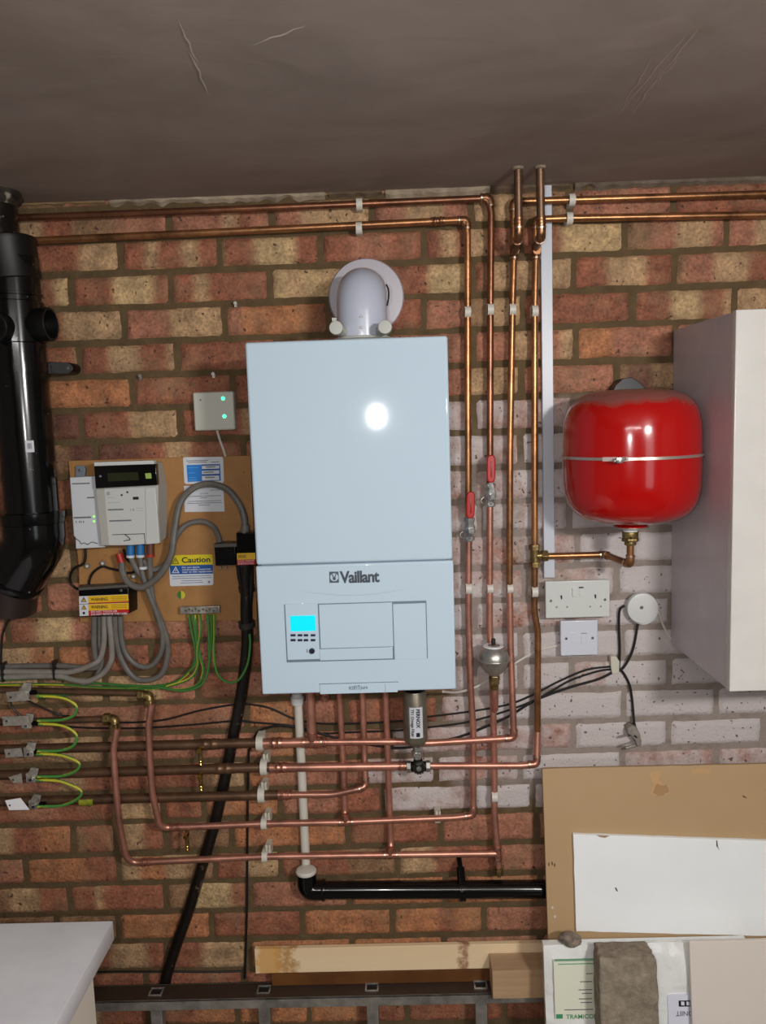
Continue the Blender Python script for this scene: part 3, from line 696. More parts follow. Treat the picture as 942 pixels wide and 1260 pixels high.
# drain cocks
def drain(label,px,py,d,m_=brightbrass):
    c=W(px,py,d); t=thing('drain_cock',label,'drain cock',c,'brass drain cocks')
    obj('body',MB().tube([c+Vector((0,.02,.016)),c+Vector((0,0,.008)),c+Vector((0,0,-.020))],.0045,fillet=.008,n=14),brass,t)
    obj('nut',MB().cyl(c+Vector((0,.004,.006)),c+Vector((0,-.010,.004)),.0062,n=6),brightbrass,t,bevel=.0006)
    obj('spout',MB().lathe([(0,.0035),(.004,.005),(.008,.0035),(.012,.0048),(.016,.003)],c+Vector((0,0,-.034)),(0,0,1),14),m_,t)
drain('brass drain cock hanging from highest thick old pipe',246,925,.058); drain('brass drain cock hanging from middle thick old pipe',246.5,956.5,.058)
drain('bright brass drain cock below the fourth horizontal pipe at left',229.5,1030,.060)
# ------------------------------------------------------------------ PIPE CLIPS
def make_clip(label,group,r=.0085):
    t=thing('pipe_clip',label,'pipe clip',(0,0,0),group)
    n=22; prof=[]
    # band around the pipe (pipe axis = local Z, wall behind at +Y .028)
    mb=MB(); v=[];f=[]
    h=.0065
    for zz_ in (-h,h):
        for k in range(n+1):
            a=PI*1.0+ (PI*1.0)*k/n
            v.append((math.cos(a)*(r+.0045),math.sin(a)*(r+.0045),zz_))
        for k in range(n+1):
            a=PI*1.0+ (PI*1.0)*k/n
            v.append((math.cos(a)*(r+.0008),math.sin(a)*(r+.0008),zz_))
    m1=n+1
    for k in range(n):
        f.append((k,k+1,2*m1+k+1,2*m1+k)); f.append((m1+k+1,m1+k,3*m1+k,3*m1+k+1))
        f.append((k+1,k,m1+k,m1+k+1)); f.append((2*m1+k,2*m1+k+1,3*m1+k+1,3*m1+k))
    mb.add(v,f)
    mb.box(-(r+.0045),-(r+.0008),0,.010,-h,h).box((r+.0008),(r+.0045),0,.010,-h,h)
    obj('band',mb,whitew,t)
    obj('base_block',MB().box(-(r+.0045),(r+.0045),r+.001,.027,-h,h),whitew,t,bevel=.001)
    return t
CL=[ # px,py,d,angle,size,label
 (442,251.5,.03,'h',1,'white clip on upper top pipe, above the boiler'),
 (441.5,281,.03,'h',1,'white clip on lower top pipe, above the boiler'),
 (703,246,.03,'h',1,'white clip on upper right ceiling pipe'),
 (700,268.8,.03,'h',1,'white clip on lower right ceiling pipe'),
 (575,384,.028,'v',1,'white clip above left red valve, high on the first pipe right of boiler'),
 (603,381,.028,'v',1,'white clip above right red valve, high on the second pipe right of boiler'),
 (630,381,.028,'v',1,'white clip high on the third pipe right of boiler'),
 (657.5,383,.028,'v',1,'white clip high on the pipe touching the white trunking'),
 (576.2,724,.028,'v',1,'white clip below left red valve, on first pipe right of boiler'),
 (602.5,724,.028,'v',.86,'white clip below right red valve, mostly behind the second pipe'),
 (627,724,.028,'v',.86,'white clip low on the third pipe right of boiler, mostly behind it'),
 (657.3,728,.028,'v',1,'white clip just left of the double socket'),
 (608,980,.033,'v',1,'white clip on the vertical pipe nearest the brown board'),
 (320,914,.045,'h',1.35,'white clip on highest thick horizontal pipe, left of condensate pipe'),
 (325,944,.045,'h',1.35,'white clip on second horizontal pipe, left of condensate pipe'),
 (322,978,.042,'h',1.35,'white clip on third horizontal pipe, left of condensate pipe'),
 (325,1013.5,.045,'h',1,'white clip on fourth horizontal pipe, left of condensate pipe'),
 (326,1054,.045,'h',1,'white clip on lowest horizontal pipe, left of condensate pipe')]
clip0=None
for px,py,d,o_,s_,lab in CL:
    if clip0 is None: c=clip0=make_clip(lab,'white pipe clips')
    else: c=copy_tree(clip0)
    c['label']=lab; c.location=W(px,py,d)
    if o_=='h': c.rotation_euler=(0,PI/2,0)
    c.scale=(s_,1,1.15 if s_>1 else 1) if s_!=1 else (1,1,1)
    if s_>1: c.scale=(1.35,1.35,1.2)
# saddle brackets the lower left clips are stacked on, and one spare clip
def stack(label,px,py,h=.03):
    c=W(px,py,.012); mb=MB().box(c.x-.006,c.x+.008,-.036,-.004,c.z-h*.5,c.z+h*.4)
    mb.box(c.x-.004,c.x+.001,-.042,-.036,c.z+h*.1,c.z+h*.55).box(c.x+.004,c.x+.008,-.042,-.036,c.z+h*.1,c.z+h*.55)
    tag(obj('clip_spacer',mb,cream,bevel=.0012),label,'pipe clip','empty cream clip spacers')
stack('cream spacer above white clip on second horizontal pipe',328,930); stack('cream spacer above white clip on third horizontal pipe',326,964)
stack('cream spacer above white clip on fourth horizontal pipe',330,1001); stack('cream spacer above white clip on lowest horizontal pipe',331,1040)
stack('empty cream clip above fourth horizontal pipe, left of the first vertical pipe',537,999)
# ------------------------------------------------------------------ BALL VALVES
def valve(label,pt,ptop,pc,pb,lv):
    c=W(*pc,.032); t=thing('ball_valve',label,'valve',W(*pb,.028),'red-handled ball valves')
    top=W(*pt,.028); bot=W(*pb,.028); h=(top.z-bot.z)
    obj('body',MB().lathe([(0,.009),(h*.12,.0115),(h*.2,.0115),(h*.25,.0095),(h*.4,.0135),(h*.6,.0135),(h*.75,.0095),(h*.8,.0115),(h*.92,.0115),(h,.009)],bot,top-bot,28),chrome,t)
    for z0,z1 in ((.03,.2),(.8,.97)): obj('nut',MB().cyl(bot.lerp(top,z0),bot.lerp(top,z1),.0125,n=6),chrome,t,bevel=.0012)
    cc=bot.lerp(top,.5)
    obj('spindle',MB().cyl(cc,cc+Vector((.002,-.026,0)),.0058,n=20),chrome,t)
    obj('spindle_nut',MB().cyl(cc+Vector((.002,-.025,0)),cc+Vector((.002,-.031,0)),.0068,n=6),chrome,t,bevel=.0008)
    L0=Vector(cc)+Vector((.002,-.024,0)); lt=W(*lv[0],.056); lb=W(*lv[1],.056)
    dx=.0055
    le=obj('lever',MB().prism([L0+Vector((-dx,0,-.008)),L0+Vector((dx,0,-.008)),L0+Vector((dx*1.1,0,.006)),Vector((lb.x+dx*.7,L0.y,lb.z)),Vector((lb.x-dx*.7,L0.y,lb.z)),L0+Vector((-dx*1.1,0,.006))],(0,-.002,0)),chrome,t)
    n=10; pp=[]
    w=.0093
    mid=(lt+lb)/2; H=(lt-lb).length/2
    for k in range(40):
        a=2*PI*k/40; x=math.copysign(abs(math.cos(a))**.75,math.cos(a))*w; z=math.copysign(abs(math.sin(a))**.35,math.sin(a))*H
        pp.append(Vector((mid.x+x+(lt.x-lb.x)*z/(2*H),L0.y+.004,mid.z+z)))
    g=obj('grip',MB().prism(pp,(0,-.010,0)),redp,le,bevel=.0028,seg=3); g['label']='red plastic grip'
    obj('grip_groove',MB().box(mid.x-.0014,mid.x+.0014,L0.y-.0062-.0006,L0.y-.005,mid.z-H*.6,mid.z+H*.6),mat('red_dark',(140,16,16),.4),g,bevel=.0005)
    obj('wire_loop',MB().tube(smooth([cc+Vector((-.012,0,-.004)),cc+Vector((-.02,-.002,-.010)),cc+Vector((-.018,-.002,-.018)),cc+Vector((-.010,0,-.02))]),.0007,n=6),steel,t)
valve('lower left ball valve with red lever, on the copper pipe nearest boiler',(577,636),0,(577,650),(577,666),((579,605),(578.5,638)))
valve('upper right ball valve with red lever, on the second copper pipe',(602.5,594),0,(603,608),(603,623.5),((604,560),(603.8,594)))
# ------------------------------------------------------------------ BOTTLE VENT
vc=W(607.5,810,.066); t=thing('air_vent_bottle','grey domed metal air vent bottle in front of copper pipe','air vent',W(609,850,.066))
rv=.0335
obj('dome',MB().lathe([(0,rv),(.002,rv),(.010,rv*.95),(.018,rv*.83),(.025,rv*.64),(.030,rv*.4),(.0315,.004)],vc,(0,0,1),40),steel,t)
obj('rim',MB().lathe([(0,rv),(0,rv+.0035),(.004,rv+.0035),(.004,rv)],vc+Vector((0,0,-.004)),(0,0,1),40),steel,t,bevel=.0008)
obj('lower_bowl',MB().lathe([(0,.010),(.004,.012),(.010,rv*.62),(.022,rv*.85),(.034,rv*.95),(.036,rv)],vc+Vector((0,0,-.040)),(0,0,1),40),steel,t)
obj('top_disc',MB().lathe([(0,.021),(.0015,.023),(.003,.0225),(.004,.006)],vc+Vector((-.001,0,.0262)),(0,0,1),32),tagm,t)
obj('valve_cap',MB().cyl(vc+Vector((-.001,0,.028)),vc+Vector((-.001,0,.045)),.0048,n=16),dark,t,bevel=.001)
b0=vc+Vector((0,0,-.040))
obj('nut',MB().cyl(b0,b0+Vector((0,0,-.011)),.0125,n=6),brass,t,bevel=.001)
obj('stem',MB().lathe([(0,.0085),(.012,.0095),(.014,.011),(.022,.011),(.024,.009)],b0+Vector((0,0,-.032)),(0,0,1),20),brass,t)
b1=b0+Vector((0,0,-.03)); 
obj('elbow',MB().tube([b1,b1+Vector((0,0,-.018)),W(608,873,.030)],.0085,fillet=.014,n=18),cu_new,t)
# ------------------------------------------------------------------ FILTER
fa=W(511.5,916,.098); t=thing('magnetic_filter','cylindrical nickel heating filter with printed white label under boiler','filter',W(514,950,.06))
zt_=W(511.5,840,.098).z; H=zt_-fa.z; rf=.0265
obj('canister',MB().lathe([(0,.012),(.004,.021),(.010,rf-.001),(.014,rf),(H-.018,rf),(H-.016,rf-.001)],(fa.x,fa.y,fa.z),(0,0,1),48),nickel,t)
obj('cap',MB().lathe([(0,rf-.004),(.003,rf-.003),(.006,rf-.006),(.016,rf-.008)],(fa.x,fa.y,zt_-.017),(0,0,1),40),blackm,t)
# curved label
v=[];f=[]; n=14; z1=W(510,871,.125).z; z0=W(510,909,.125).z; 
for i in range(n+1):
    a=math.radians(-118+ 64*i/n)
    for z in (z0,z1): v.append((fa.x+math.cos(a)*(rf+.0004),fa.y+math.sin(a)*(rf+.0004),z))
for i in range(n): f.append((2*i,2*i+2,2*i+3,2*i+1))
lb=obj('label',MB().add(v,f),paper,t)
text('label_lettering','FERNOX',511.8,873,516.6,896,.098+rf+.0008,inkb,lb,bold=.03,rot=-PI/2)
text('label_lettering','TF1 Omega Filter',504.8,873,509.4,907,.098+rf+.0010,inkb,lb,bold=.012,rot=-PI/2)
text('label_lettering','28mm',501.6,873,503.2,880,.098+rf*.97,papert,lb,rot=-PI/2)
obj('label_code',fb(512,902,516.6,907,.098+rf+.0006,.098+rf),inkb,lb,flat=True)
nk=W(513,926,.092)
obj('neck',MB().lathe([(0,.0085),(.006,.009),(.007,.0115),(.019,.0115),(.020,.0095),(.030,.0095)],nk+Vector((0,0,-.014)),(0,0,1),24),chrome,t)
obj('nut',MB().cyl(W(513,930,.092),W(513,924,.092),.0135,n=6),chrome,t,bevel=.001)
vb=W(514,943,.052)
obj('valve_body',MB().cyl(vb+Vector((-.026,0,0)),vb+Vector((.028,0,0)),.0115,n=24).cyl(vb,W(514,936,.092),.0105,n=20),blackm,t,bevel=.001)
for k in (-.026,.018): obj('end_nut',MB().cyl(vb+Vector((k,0,0)),vb+Vector((k+.01,0,0)),.0135,n=6),chrome,t,bevel=.001)
kn=W(515,944,.088); 
mb=MB()
for k in range(14):
    a=2*PI*k/14; mb.obox(kn+Vector((math.cos(a)*.0125,0,math.sin(a)*.0125)),(.004,.014,.004),Matrix.Rotation(-a,3,'Y'))
mb.cyl(kn+Vector((0,.008,0)),kn+Vector((0,-.007,0)),.0125,n=28)
obj('hand_wheel',mb,mat('wheel_dark',(52,48,44),.35,.6),t,bevel=.0006)
obj('wheel_screw',MB().lathe([(0,.006),(.003,.0055)],kn+Vector((0,-.007,0)),(0,-1,0),18),chrome,t)
# ------------------------------------------------------------------ CONDENSATE + WASTE
t=thing('condensate_pipe','white plastic condensate pipe dropping from boiler into black waste elbow','pipe',W(376,1068,.02))
pa=zat(366.5,858,.022,ZB); 
obj('pipe',MB().tube([pa,W(371,950,.018),W(376.5,1068,.018)],.0103,n=20),whitew,t)
n0=W(366,867,.022)
obj('nut',MB().lathe([(0,.011),(.002,.0145),(.018,.0155),(.020,.0125),(.028,.012)],n0,(0,0,1),24),white,t)
t=thing('waste_pipe','black plastic waste pipe running right from a white-capped elbow','pipe',W(520,1094,.045))
e0=W(376.5,1073,.045);e1=W(377,1094,.045); e1.z=W(396,1095,.045).z
RW=.0205
xe=W(690,1094,.045)
obj('pipe',MB().tube([W(397,1095.2,.045),xe],RW,n=32),blackp,t)
obj('elbow',MB().tube([e0,Vector((e0.x,e0.y,e1.z)),W(400,1095.1,.045)],RW+.0025,fillet=.035,n=32,steps=10),blackp,t)
obj('elbow_collar',MB().cyl(W(396,1095.1,.045),W(400,1095.1,.045),RW+.0045,n=32),blackp,t,bevel=.001)
obj('seal_cap',MB().lathe([(0,RW+.003),(.005,RW+.0035),(.008,RW+.001),(.010,.013)],e0+Vector((0,0,-.001)),(0,0,1),36),whitew,t)
t=thing('waste_pipe_bracket','black bracket around the waste pipe with an upright strap','bracket',W(568,1108,.045))
bcn=W(568,1094.5,.045)
obj('ring',MB().lathe([(0,RW+.0005),(0,RW+.006),(.015,RW+.006),(.015,RW+.0005)],bcn-Vector((.0075,0,0)),(1,0,0),36,0,False),blackp,t)
a=W(566,1067,.045); 
obj('strap',MB().tube([a+Vector((0,0,-.002)),bcn+Vector((0,-.004,RW-.002))],.0095,n=16).add([],[]),blackp,t)
obj('wall_stud',MB().cyl(a+Vector((0,.0,0)),Vector((a.x,-.003,a.z)),.006,n=16),blackm,t)
screw(568,1096,.045+RW+.0045,.003,t)
# ------------------------------------------------------------------ EXPANSION VESSEL
vx=W(776,562,.15); RV=W(859,565,.15).x-vx.x; zt_=W(776,479,.15).z; zb_=W(776,642,.15).z; zc=(zt_+zb_)/2; HV=(zt_-zb_)/2
def vessel_mat():
    M=mat('vessel_red',(172,10,8),.16,coat=.4); nt=M.node_tree; N=nt.nodes.new; L=nt.links.new; b=nt.nodes['Principled BSDF']
    g=N('ShaderNodeNewGeometry'); s=N('ShaderNodeSeparateXYZ'); L(g.outputs['Position'],s.inputs[0])
    n=N('ShaderNodeTexNoise'); n.inputs['Scale'].default_value=22; n.inputs['Detail'].default_value=6; L(g.outputs['Position'],n.inputs['Vector'])
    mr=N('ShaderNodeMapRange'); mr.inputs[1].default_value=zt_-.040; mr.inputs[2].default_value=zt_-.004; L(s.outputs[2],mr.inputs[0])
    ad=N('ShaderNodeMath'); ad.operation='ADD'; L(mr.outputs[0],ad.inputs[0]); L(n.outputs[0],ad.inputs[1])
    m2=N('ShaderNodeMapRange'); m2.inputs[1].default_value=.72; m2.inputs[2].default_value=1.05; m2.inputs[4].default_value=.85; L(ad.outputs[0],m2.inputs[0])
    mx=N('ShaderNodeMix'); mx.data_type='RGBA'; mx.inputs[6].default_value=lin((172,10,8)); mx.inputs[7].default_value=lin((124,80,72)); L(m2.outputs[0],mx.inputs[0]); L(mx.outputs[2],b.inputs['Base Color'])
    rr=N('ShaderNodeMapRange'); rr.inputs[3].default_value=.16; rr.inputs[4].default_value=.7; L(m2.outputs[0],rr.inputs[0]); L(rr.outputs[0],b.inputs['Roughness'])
    return M
t=thing('expansion_vessel','red round-shouldered expansion vessel with silver band, left of the white cabinet','expansion vessel',(vx.x,vx.y,zb_))
prof=[]
for i in range(49):
    a=-PI/2+PI*i/48; e=.52
    prof.append((HV*math.copysign(abs(math.sin(a))**e,math.sin(a)),max(.002,RV*abs(math.cos(a))**e)))
prof[0]=(-HV,.001); prof[-1]=(HV,.001)
# blend: keep a tall straight wall
obj('tank',MB().lathe(prof,(vx.x,vx.y,zc),(0,0,1),72),vessel_mat(),t,angle=60)
zs_=W(776,565,.15+RV).z
for dz in (.0055,-.0055): obj('seam_lip',MB().lathe([(0,RV-.001),(0,RV+.0016),(.0018,RV+.0016),(.0018,RV-.001)],(vx.x,vx.y,zs_+dz-.0009),(0,0,1),72,0,False),MATS['vessel_red'],t)
sb=obj('band',MB().lathe([(0,RV-.0005),(0,RV+.003),(.0055,RV+.003),(.0055,RV-.0005)],(vx.x,vx.y,zs_-.0027),(0,0,1),72,0,False),mat('band_silver',(205,196,188),.3,.8),t)
cs=W(762,566,.15+RV+.002)
obj('band_screw',MB().cyl(cs+Vector((-.012,0,-.002)),cs+Vector((.012,0,.002)),.003,n=12).box(cs.x-.006,cs.x+.006,cs.y-.003,cs.y+.004,cs.z-.006,cs.z+.005),chrome,sb,bevel=.0006)
# pale sleeve on band
v=[];f=[]
for i in range(11):
    a=math.radians(-128+20*i/10)
    for z in (-.004,.004): v.append((vx.x+math.cos(a)*(RV+.0036),vx.y+math.sin(a)*(RV+.0036),zs_+z))
for i in range(10): f.append((2*i,2*i+2,2*i+3,2*i+1))
obj('band_sleeve',MB().add(v,f),mat('band_sleeve_pale',(196,176,172),.5),sb)
obj('base_flange',MB().lathe([(0,.033),(.003,.034),(.010,.030),(.012,.026)],(vx.x,vx.y,zb_-.010),(0,0,1),40),MATS['vessel_red'],t)
obj('flange_lip',MB().lathe([(0,.033),(.0008,.035),(.0024,.035),(.003,.033)],(vx.x,vx.y,zb_-.012),(0,0,1),40),steel,t)
obj('seal',MB().lathe([(0,.015),(.010,.015)],(vx.x-.001,vx.y,zb_-.022),(0,0,1),24),white,t)
obj('bracket',MB().prism([W(754,482,.05),W(757,474,.05),W(766,466,.05),W(776,464,.05),W(786,470,.05),W(794,478,.05),W(795,484,.05)],(0,.046,0)),blackm,t,bevel=.001)
t=thing('vessel_pipe','copper pipe with brass union linking expansion vessel bottom to brass tee','pipe',W(775,697,.15))
zq=zb_-.020
obj('union_nut',MB().cyl((vx.x-.001,vx.y,zq),(vx.x-.001,vx.y,zq-.014),.0165,n=28).cyl((vx.x-.001,vx.y,zq-.014),(vx.x-.001,vx.y,zq-.021),.0185,n=6).cyl((vx.x-.001,vx.y,zq-.021),(vx.x-.001,vx.y,zq-.029),.012,n=20),brass,t,bevel=.0012)
px_=[Vector((vx.x-.001,vx.y,zq-.024)),W(775,694.5,.15),W(744,682.5,.032),W(672,684.3,.029)]
obj('pipe',MB().tube(px_,R15,fillet=.016,n=20),cu_old,t)
elbow(px_[0],px_[1],px_[2],R15,t,cu_old); elbow(px_[1],px_[2],px_[3],R15,t,solderdk,L=.014)
# ------------------------------------------------------------------ TRUNKING, SOCKETS
x0=W(666.8,470,.018).x; x1=W(680.5,470,.018).x
o=obj('cable_trunking',MB().box(x0,x1,-.018,-.005,W(674,711,.018).z,CEIL-.004),mat('trunking_plastic',(196,202,212),.35),bevel=.0012); tag(o,'narrow white plastic trunking running from ceiling down to double socket','trunking')
t=thing('double_socket','white double plug socket in surface box at foot of the trunking','socket',W(710,760,.03))
obj('back_box',fb(672,716,749,759.5,.034,.001),socketw,t,bevel=.002)
fp=obj('faceplate',fb(671,714.5,750,760,.044,.034),socketw,t,bevel=.002,seg=3)
for x in (702.8,709.8):
    pass
obj('rocker_switch',fb(704,723.5,711.8,734.6,.0475,.043),socketw,t,bevel=.001)
obj('rocker_switch',fb(712.6,722.6,720.2,734,.0448,.043),socketw,t,bevel=.0006)
obj('switch_slot',fb(711.8,722.2,717.6,723.8,.0450,.043),dark,t,flat=True)
for a,b,h in ((690.2,735,'e'),(732,734,'e')):
    obj('earth_slot',poly([(a-1.2,b-2.4),(a+1.2,b-2.4),(a+1.2,b+2),(a+.2,b+3),(a-.6,b+1)],.0444,.043),dark,t,flat=True)
for a,b in ((684.6,747),(697.6,746.8),(725.8,746.4),(738.8,746)):
    obj('pin_slot',poly([(a-1.1,b-.6),(a+1.1,b-.9),(a+1.1,b+.9),(a-1.1,b+1.1)],.0443,.043),mat('slot_grey',(120,122,120),.6),t,flat=True)
screw(677.5,739.3,.0445,.003,t); screw(744,737.8,.0445,.003,t)
t=thing('fused_spur_switch','square white fused switch directly below the double socket','switch',W(712,806,.03))
obj('back_box',fb(690.5,765,734.5,805.5,.026,.001),spurw,t,bevel=.002)
obj('faceplate',fb(689.5,763.5,735.2,806.5,.034,.026),spurw,t,bevel=.002,seg=3)
obj('fuse_carrier',fb(702,778,710.5,791,.0348,.033),spurw,t,bevel=.0007)
obj('rocker_switch',fb(714.8,780,721.6,792,.0355,.033),spurw,t,bevel=.0007)
obj('switch_slot',fb(714.6,779,721.8,779.9,.0345,.033),seam,t,flat=True)
screw(696.4,785.8,.0345,.003,t); screw(728.8,785,.0345,.003,t)
jc=W(788,748,.001); t=thing('round_junction_box','round white junction box between the fused switch and cabinet','junction box',(jc.x,0,jc.z-.035))
obj('base',MB().lathe([(0,.034),(.020,.034)],jc,(0,-1,0),48),white,t)
obj('lid',MB().lathe([(0,.0352),(.010,.0352),(.013,.034),(.014,.030)],W(788.5,747.2,.019),(0,-1,0),48),white,t)
screw(789,747.5,.0335,.0042,t)
# ------------------------------------------------------------------ CABLES
def cable(label,pts,r,m_,name='cable',d=.012,group=None,stripe=None,smooth_k=6,par=None,cat='cable',off=0):
    P=[p if isinstance(p,Vector) else (W(p[0],p[1],p[2]) if len(p)>2 else W(p[0],p[1],d)) for p in pts]
    if par is None:
        o=obj(name,MB().tube(smooth(P,smooth_k),r,n=10,stripe=stripe),m_); tag(o,label,cat,group); return o
    return obj(name,MB().tube(smooth(P,smooth_k),r,n=10,stripe=stripe),m_,par)
BC='black cables crossing the wall'
cable('thin black cable, highest on the wall behind the pipes, running to the cream clip',[(82,881),(110,886),(150,889),(200,886),(247,874),(292,866.5),(314,867.5),(334,872),(361,884),(391,890),(440,890),(494,887),(527,882),(581,875),(628,866),(661,852),(688,838),(722,824),(752,820,.012)],.0024,blackc,group=BC)
cable('thin black cable just below the highest one behind the pipes, running to the cream clip',[(60,890),(95,895),(167,896),(233,892),(290,887),(314,889),(357,893),(390,902),(431,901),(494,898.5),(527,895),(577,888),(628,873),(665,858),(700,838),(735,826),(757,823,.012)],.0024,blackc,group=BC,d=.0135)
cable('black cable, lowest of those rising to the cream clip',[(306,925),(314,905),(327,896),(350,893),(385,900),(414,908),(461,917),(500,920),(560,908),(600,893),(628,880),(660,861),(700,846),(735,836),(754,827,.012),(766,822,.012),(778,800,.012),(784.5,767,.012)],.0030,blackc,group=BC,d=.014)
cable('black cable looping from the left of the junction box down to cream clip',[(768,745,.016),(762,751,.016),(761,770,.012),(762,800,.010),(761,823,.011)],.0030,blackc,group=BC)
cable('short black cable hanging from the cream clip to the loose plug',[(757,824,.010),(764,825,.010),(773,840,.010),(777,858,.010),(780,892,.016)],.0030,blackc,group=BC)
cable('thin black cable dropping vertically past the waste pipe to the ladder',[(306,922,.012),(305,960,.012),(304.5,1000,.012),(304,1060,.012),(303.5,1120,.012),(302,1170,.012),(301,1204,.012)],.0028,blackc,group=BC)
cable('thin black cable along wall just above the ladder, from left',[(100,1197,.012),(140,1195.5,.012),(200,1195.5,.012),(260,1196,.012),(302,1195,.012)],.0022,blackc,group=BC)
cable('black wire crossing between first and second earth clamps',[(12,860,.03),(16,872,.03),(24,880,.03),(32,890,.03)],.0022,blackc,group=BC)
cable('black wire running right from the first earth clamp to the second old pipe',[(34,862,.025),(55,872,.025),(72,879,.022),(84,882,.010)],.0020,blackc,group=BC)
cable('thin dark cable dropping behind the soil pipe elbow at left edge',[(12,760,.02),(5,775,.02),(2,790,.02),(1,822,.02)],.0026,blackc,group=BC)
o=obj('cable_clip',poly([(751,808),(758,807.5),(762,814),(761.5,828),(753,829.5),(751.5,822)],.018,.001),cream,bevel=.0015); tag(o,'cream cable clip pinning the black cables below the fused switch','clip')
WC='white cables'
cable('white cable from fused switch passing behind pipes to the boiler underside',[(692,795,.008),(686,794.5),(661,801),(635,815),(615,829),(590,843,.012),(575,849,.02),(560,852,.05),(545,851,.10)],.0028,whitec,d=.008,group=WC)
cable('white cable curving from junction box down under the cabinet',[(806,748,.012),(811,756,.012),(815,768,.010),(822,782,.010),(831,790,.012),(845,797,.012)],.0028,whitec,group=WC)
# loose plug
t=thing('loose_plug','pale grey three-pin plug hanging below the cream clip against white bricks','plug',W(783,918,.02))
obj('body',poly([(772,897),(777,893),(783,895),(787,903),(789,912),(788.5,919),(784,919),(781,911),(776,905),(772,903)],.034,.006),mat('plug_grey',(150,142,132),.5,var=.3,vscale=60),t,bevel=.002)
obj('cord_grip',MB().cyl(W(780,895,.016),W(779,890,.016),.005,n=14),blackc,t)
for a,b in (((776,903),(762,907)),((783,912),(765,918)),((784,917),(770,921))):
    obj('pin',MB().tube([W(*a,.026),W(*b,.026)],.0028,n=4),steel,t)
obj('pin_sleeve',MB().tube([W(776,903,.026),W(772,904.5,.026)],.0034,n=8),dark,t); obj('fuse_window',MB().tube([W(780,905,.0345),W(783,907.5,.0345)],.002,n=8),dark,t)
# armoured cable
AP=[(303,690,.05),(303,720,.036),(303,756,.034),(304,790,.020)]+[(a_,b_,.0155) for a_,b_ in ((299,840),(292,880),(284,920),(274,970),(262,1020),(247,1070),(232,1120),(216,1165),(205,1200),(202,1222))]
o=obj('armoured_cable',MB().tube(smooth([W(*p) for p in AP]),.0136,n=20),armour); tag(o,'thick black tarry armoured cable slanting down the wall behind the pipes','cable')
# ------------------------------------------------------------------ METER BOARD
DBd=.016
o=obj('meter_board',poly([(84,567),(308,560.5),(316,763),(98.5,766),(97,700)],DBd,.001),chip,bevel=.001); tag(o,'brown chipboard panel carrying the electricity meter left of the boiler','board')
# comms hub
t=thing('communications_hub','slim white communications unit clipped to left side of the electricity meter','meter unit',W(108,673,.03))
obj('case',poly([(85.5,587.5),(119,586),(129,673.5),(93,675.5),(92.5,661),(90.5,660)],.058,DBd+.001),hubw,t,bevel=.0025,seg=3)
for a,b,c,d_ in ((88.5,594.2,110.5,595.8),(90.5,635.8,112,637.8)): obj('printed_bar',fb(a,b,c,d_,.0583,.0575),papert,t,flat=True)
obj('printed_text',fb(107,611.6,116,612.8,.0583,.0575),inkb,t,flat=True)
for a in (93,97,99,102): obj('printed_text',fb(a,641,a+1.2,643.4,.0583,.0575),papert,t,flat=True)
for py in (635.5,641.5): obj('indicator_light',MB().lathe([(0,.0028),(.0006,.002)],W(115.5,py,.058),(0,-1,0),12),mat('pale_green_light',(150,220,130),.3,emit=(150,235,120),estr=.9),t)
obj('seal_wire',MB().tube(smooth([W(91,662,.061),W(97,665,.061),W(100,669,.061),W(104,668,.062),(W(108,670,.062)),W(113,667,.061),W(120,669,.061)]),.0007,n=6),inkb,t)
obj('fixing_lug',poly([(93,573),(103,573),(105,578),(104,587),(93,587)],.026,DBd+.001),mat('lug_grey',(110,120,130),.4),t,bevel=.001)
screw(98,578.5,.0265,.0035,t)
# meter
t=thing('electricity_meter','grey-white electricity meter with black display strip on chipboard panel','electricity meter',W(158,670,.05))
DM=.075
mb=MB(); fr=[W(*p,DM) for p in ((117,572),(191,569.5),(194.5,600),(194.5,668.5),(127.5,671.5),(119,600))]; bk=[W(*p,DBd+.001) for p in ((122,571),(200,568),(206,600),(206.5,661),(132,669),(124,600))]
n=6; mb.add(fr+bk,[tuple(range(n)),tuple(n+k for k in reversed(range(n)))]+[(k,(k+1)%n,(k+1)%n+n,k+n)[::-1] for k in range(n)])
obj('case',mb,meters,t,bevel=.0015)
obj('top_edge',poly([(115.3,568.8),(188.5,566.6),(189.5,572),(116,574)],DM+.004,DM-.02),white,t,bevel=.001)
obj('display_strip',poly([(115.5,573.5),(191.5,570.8),(193.3,597),(117.5,601)],DM+.008,DM-.01),mat('gloss_black',(8,8,9),.12),t,bevel=.0012)
lf=obj('lower_face',poly([(118.5,601.5),(191.5,598.5),(197,668),(162,671),(124,671.5)],DM+.002,DM-.01),meterw,t,bevel=.002)
obj('left_shoulder',poly([(118,602),(128.6,601.6),(134,671),(124.5,671)],DM+.003,DM-.01),meters,t,bevel=.001)
obj('right_panel',poly([(178,600),(191,599.3),(196.5,668.4),(180,670)],DM+.0045,DM-.01),meterw,t,bevel=.0015)
obj('liquid_crystal_display',poly([(132,582.3),(169.8,580.8),(170.8,590.8),(132.8,592.4)],DM+.0085,DM),lcd,t,flat=True)
obj('push_button',poly([(178.2,582.4),(185.4,582),(186.4,588.8),(179.2,589.2)],DM+.0095,DM),limeb,t,bevel=.0006)
obj('round_mark',MB().lathe([(0,.0026),(.0004,.0026)],W(123.5,586,DM+.0082),(0,-1,0),14),papert,t)
for a,b in ((149.6,609.2),(156.6,605.6)): obj('optical_port',MB().lathe([(0,.0022),(.0006,.0018)],W(a,b,DM+.0022),(0,-1,0),16),dark,t)
obj('socket_window',MB().obox(W(167,613,DM+.003),(.0125,.002,.0062)),dark,t,bevel=.0009)
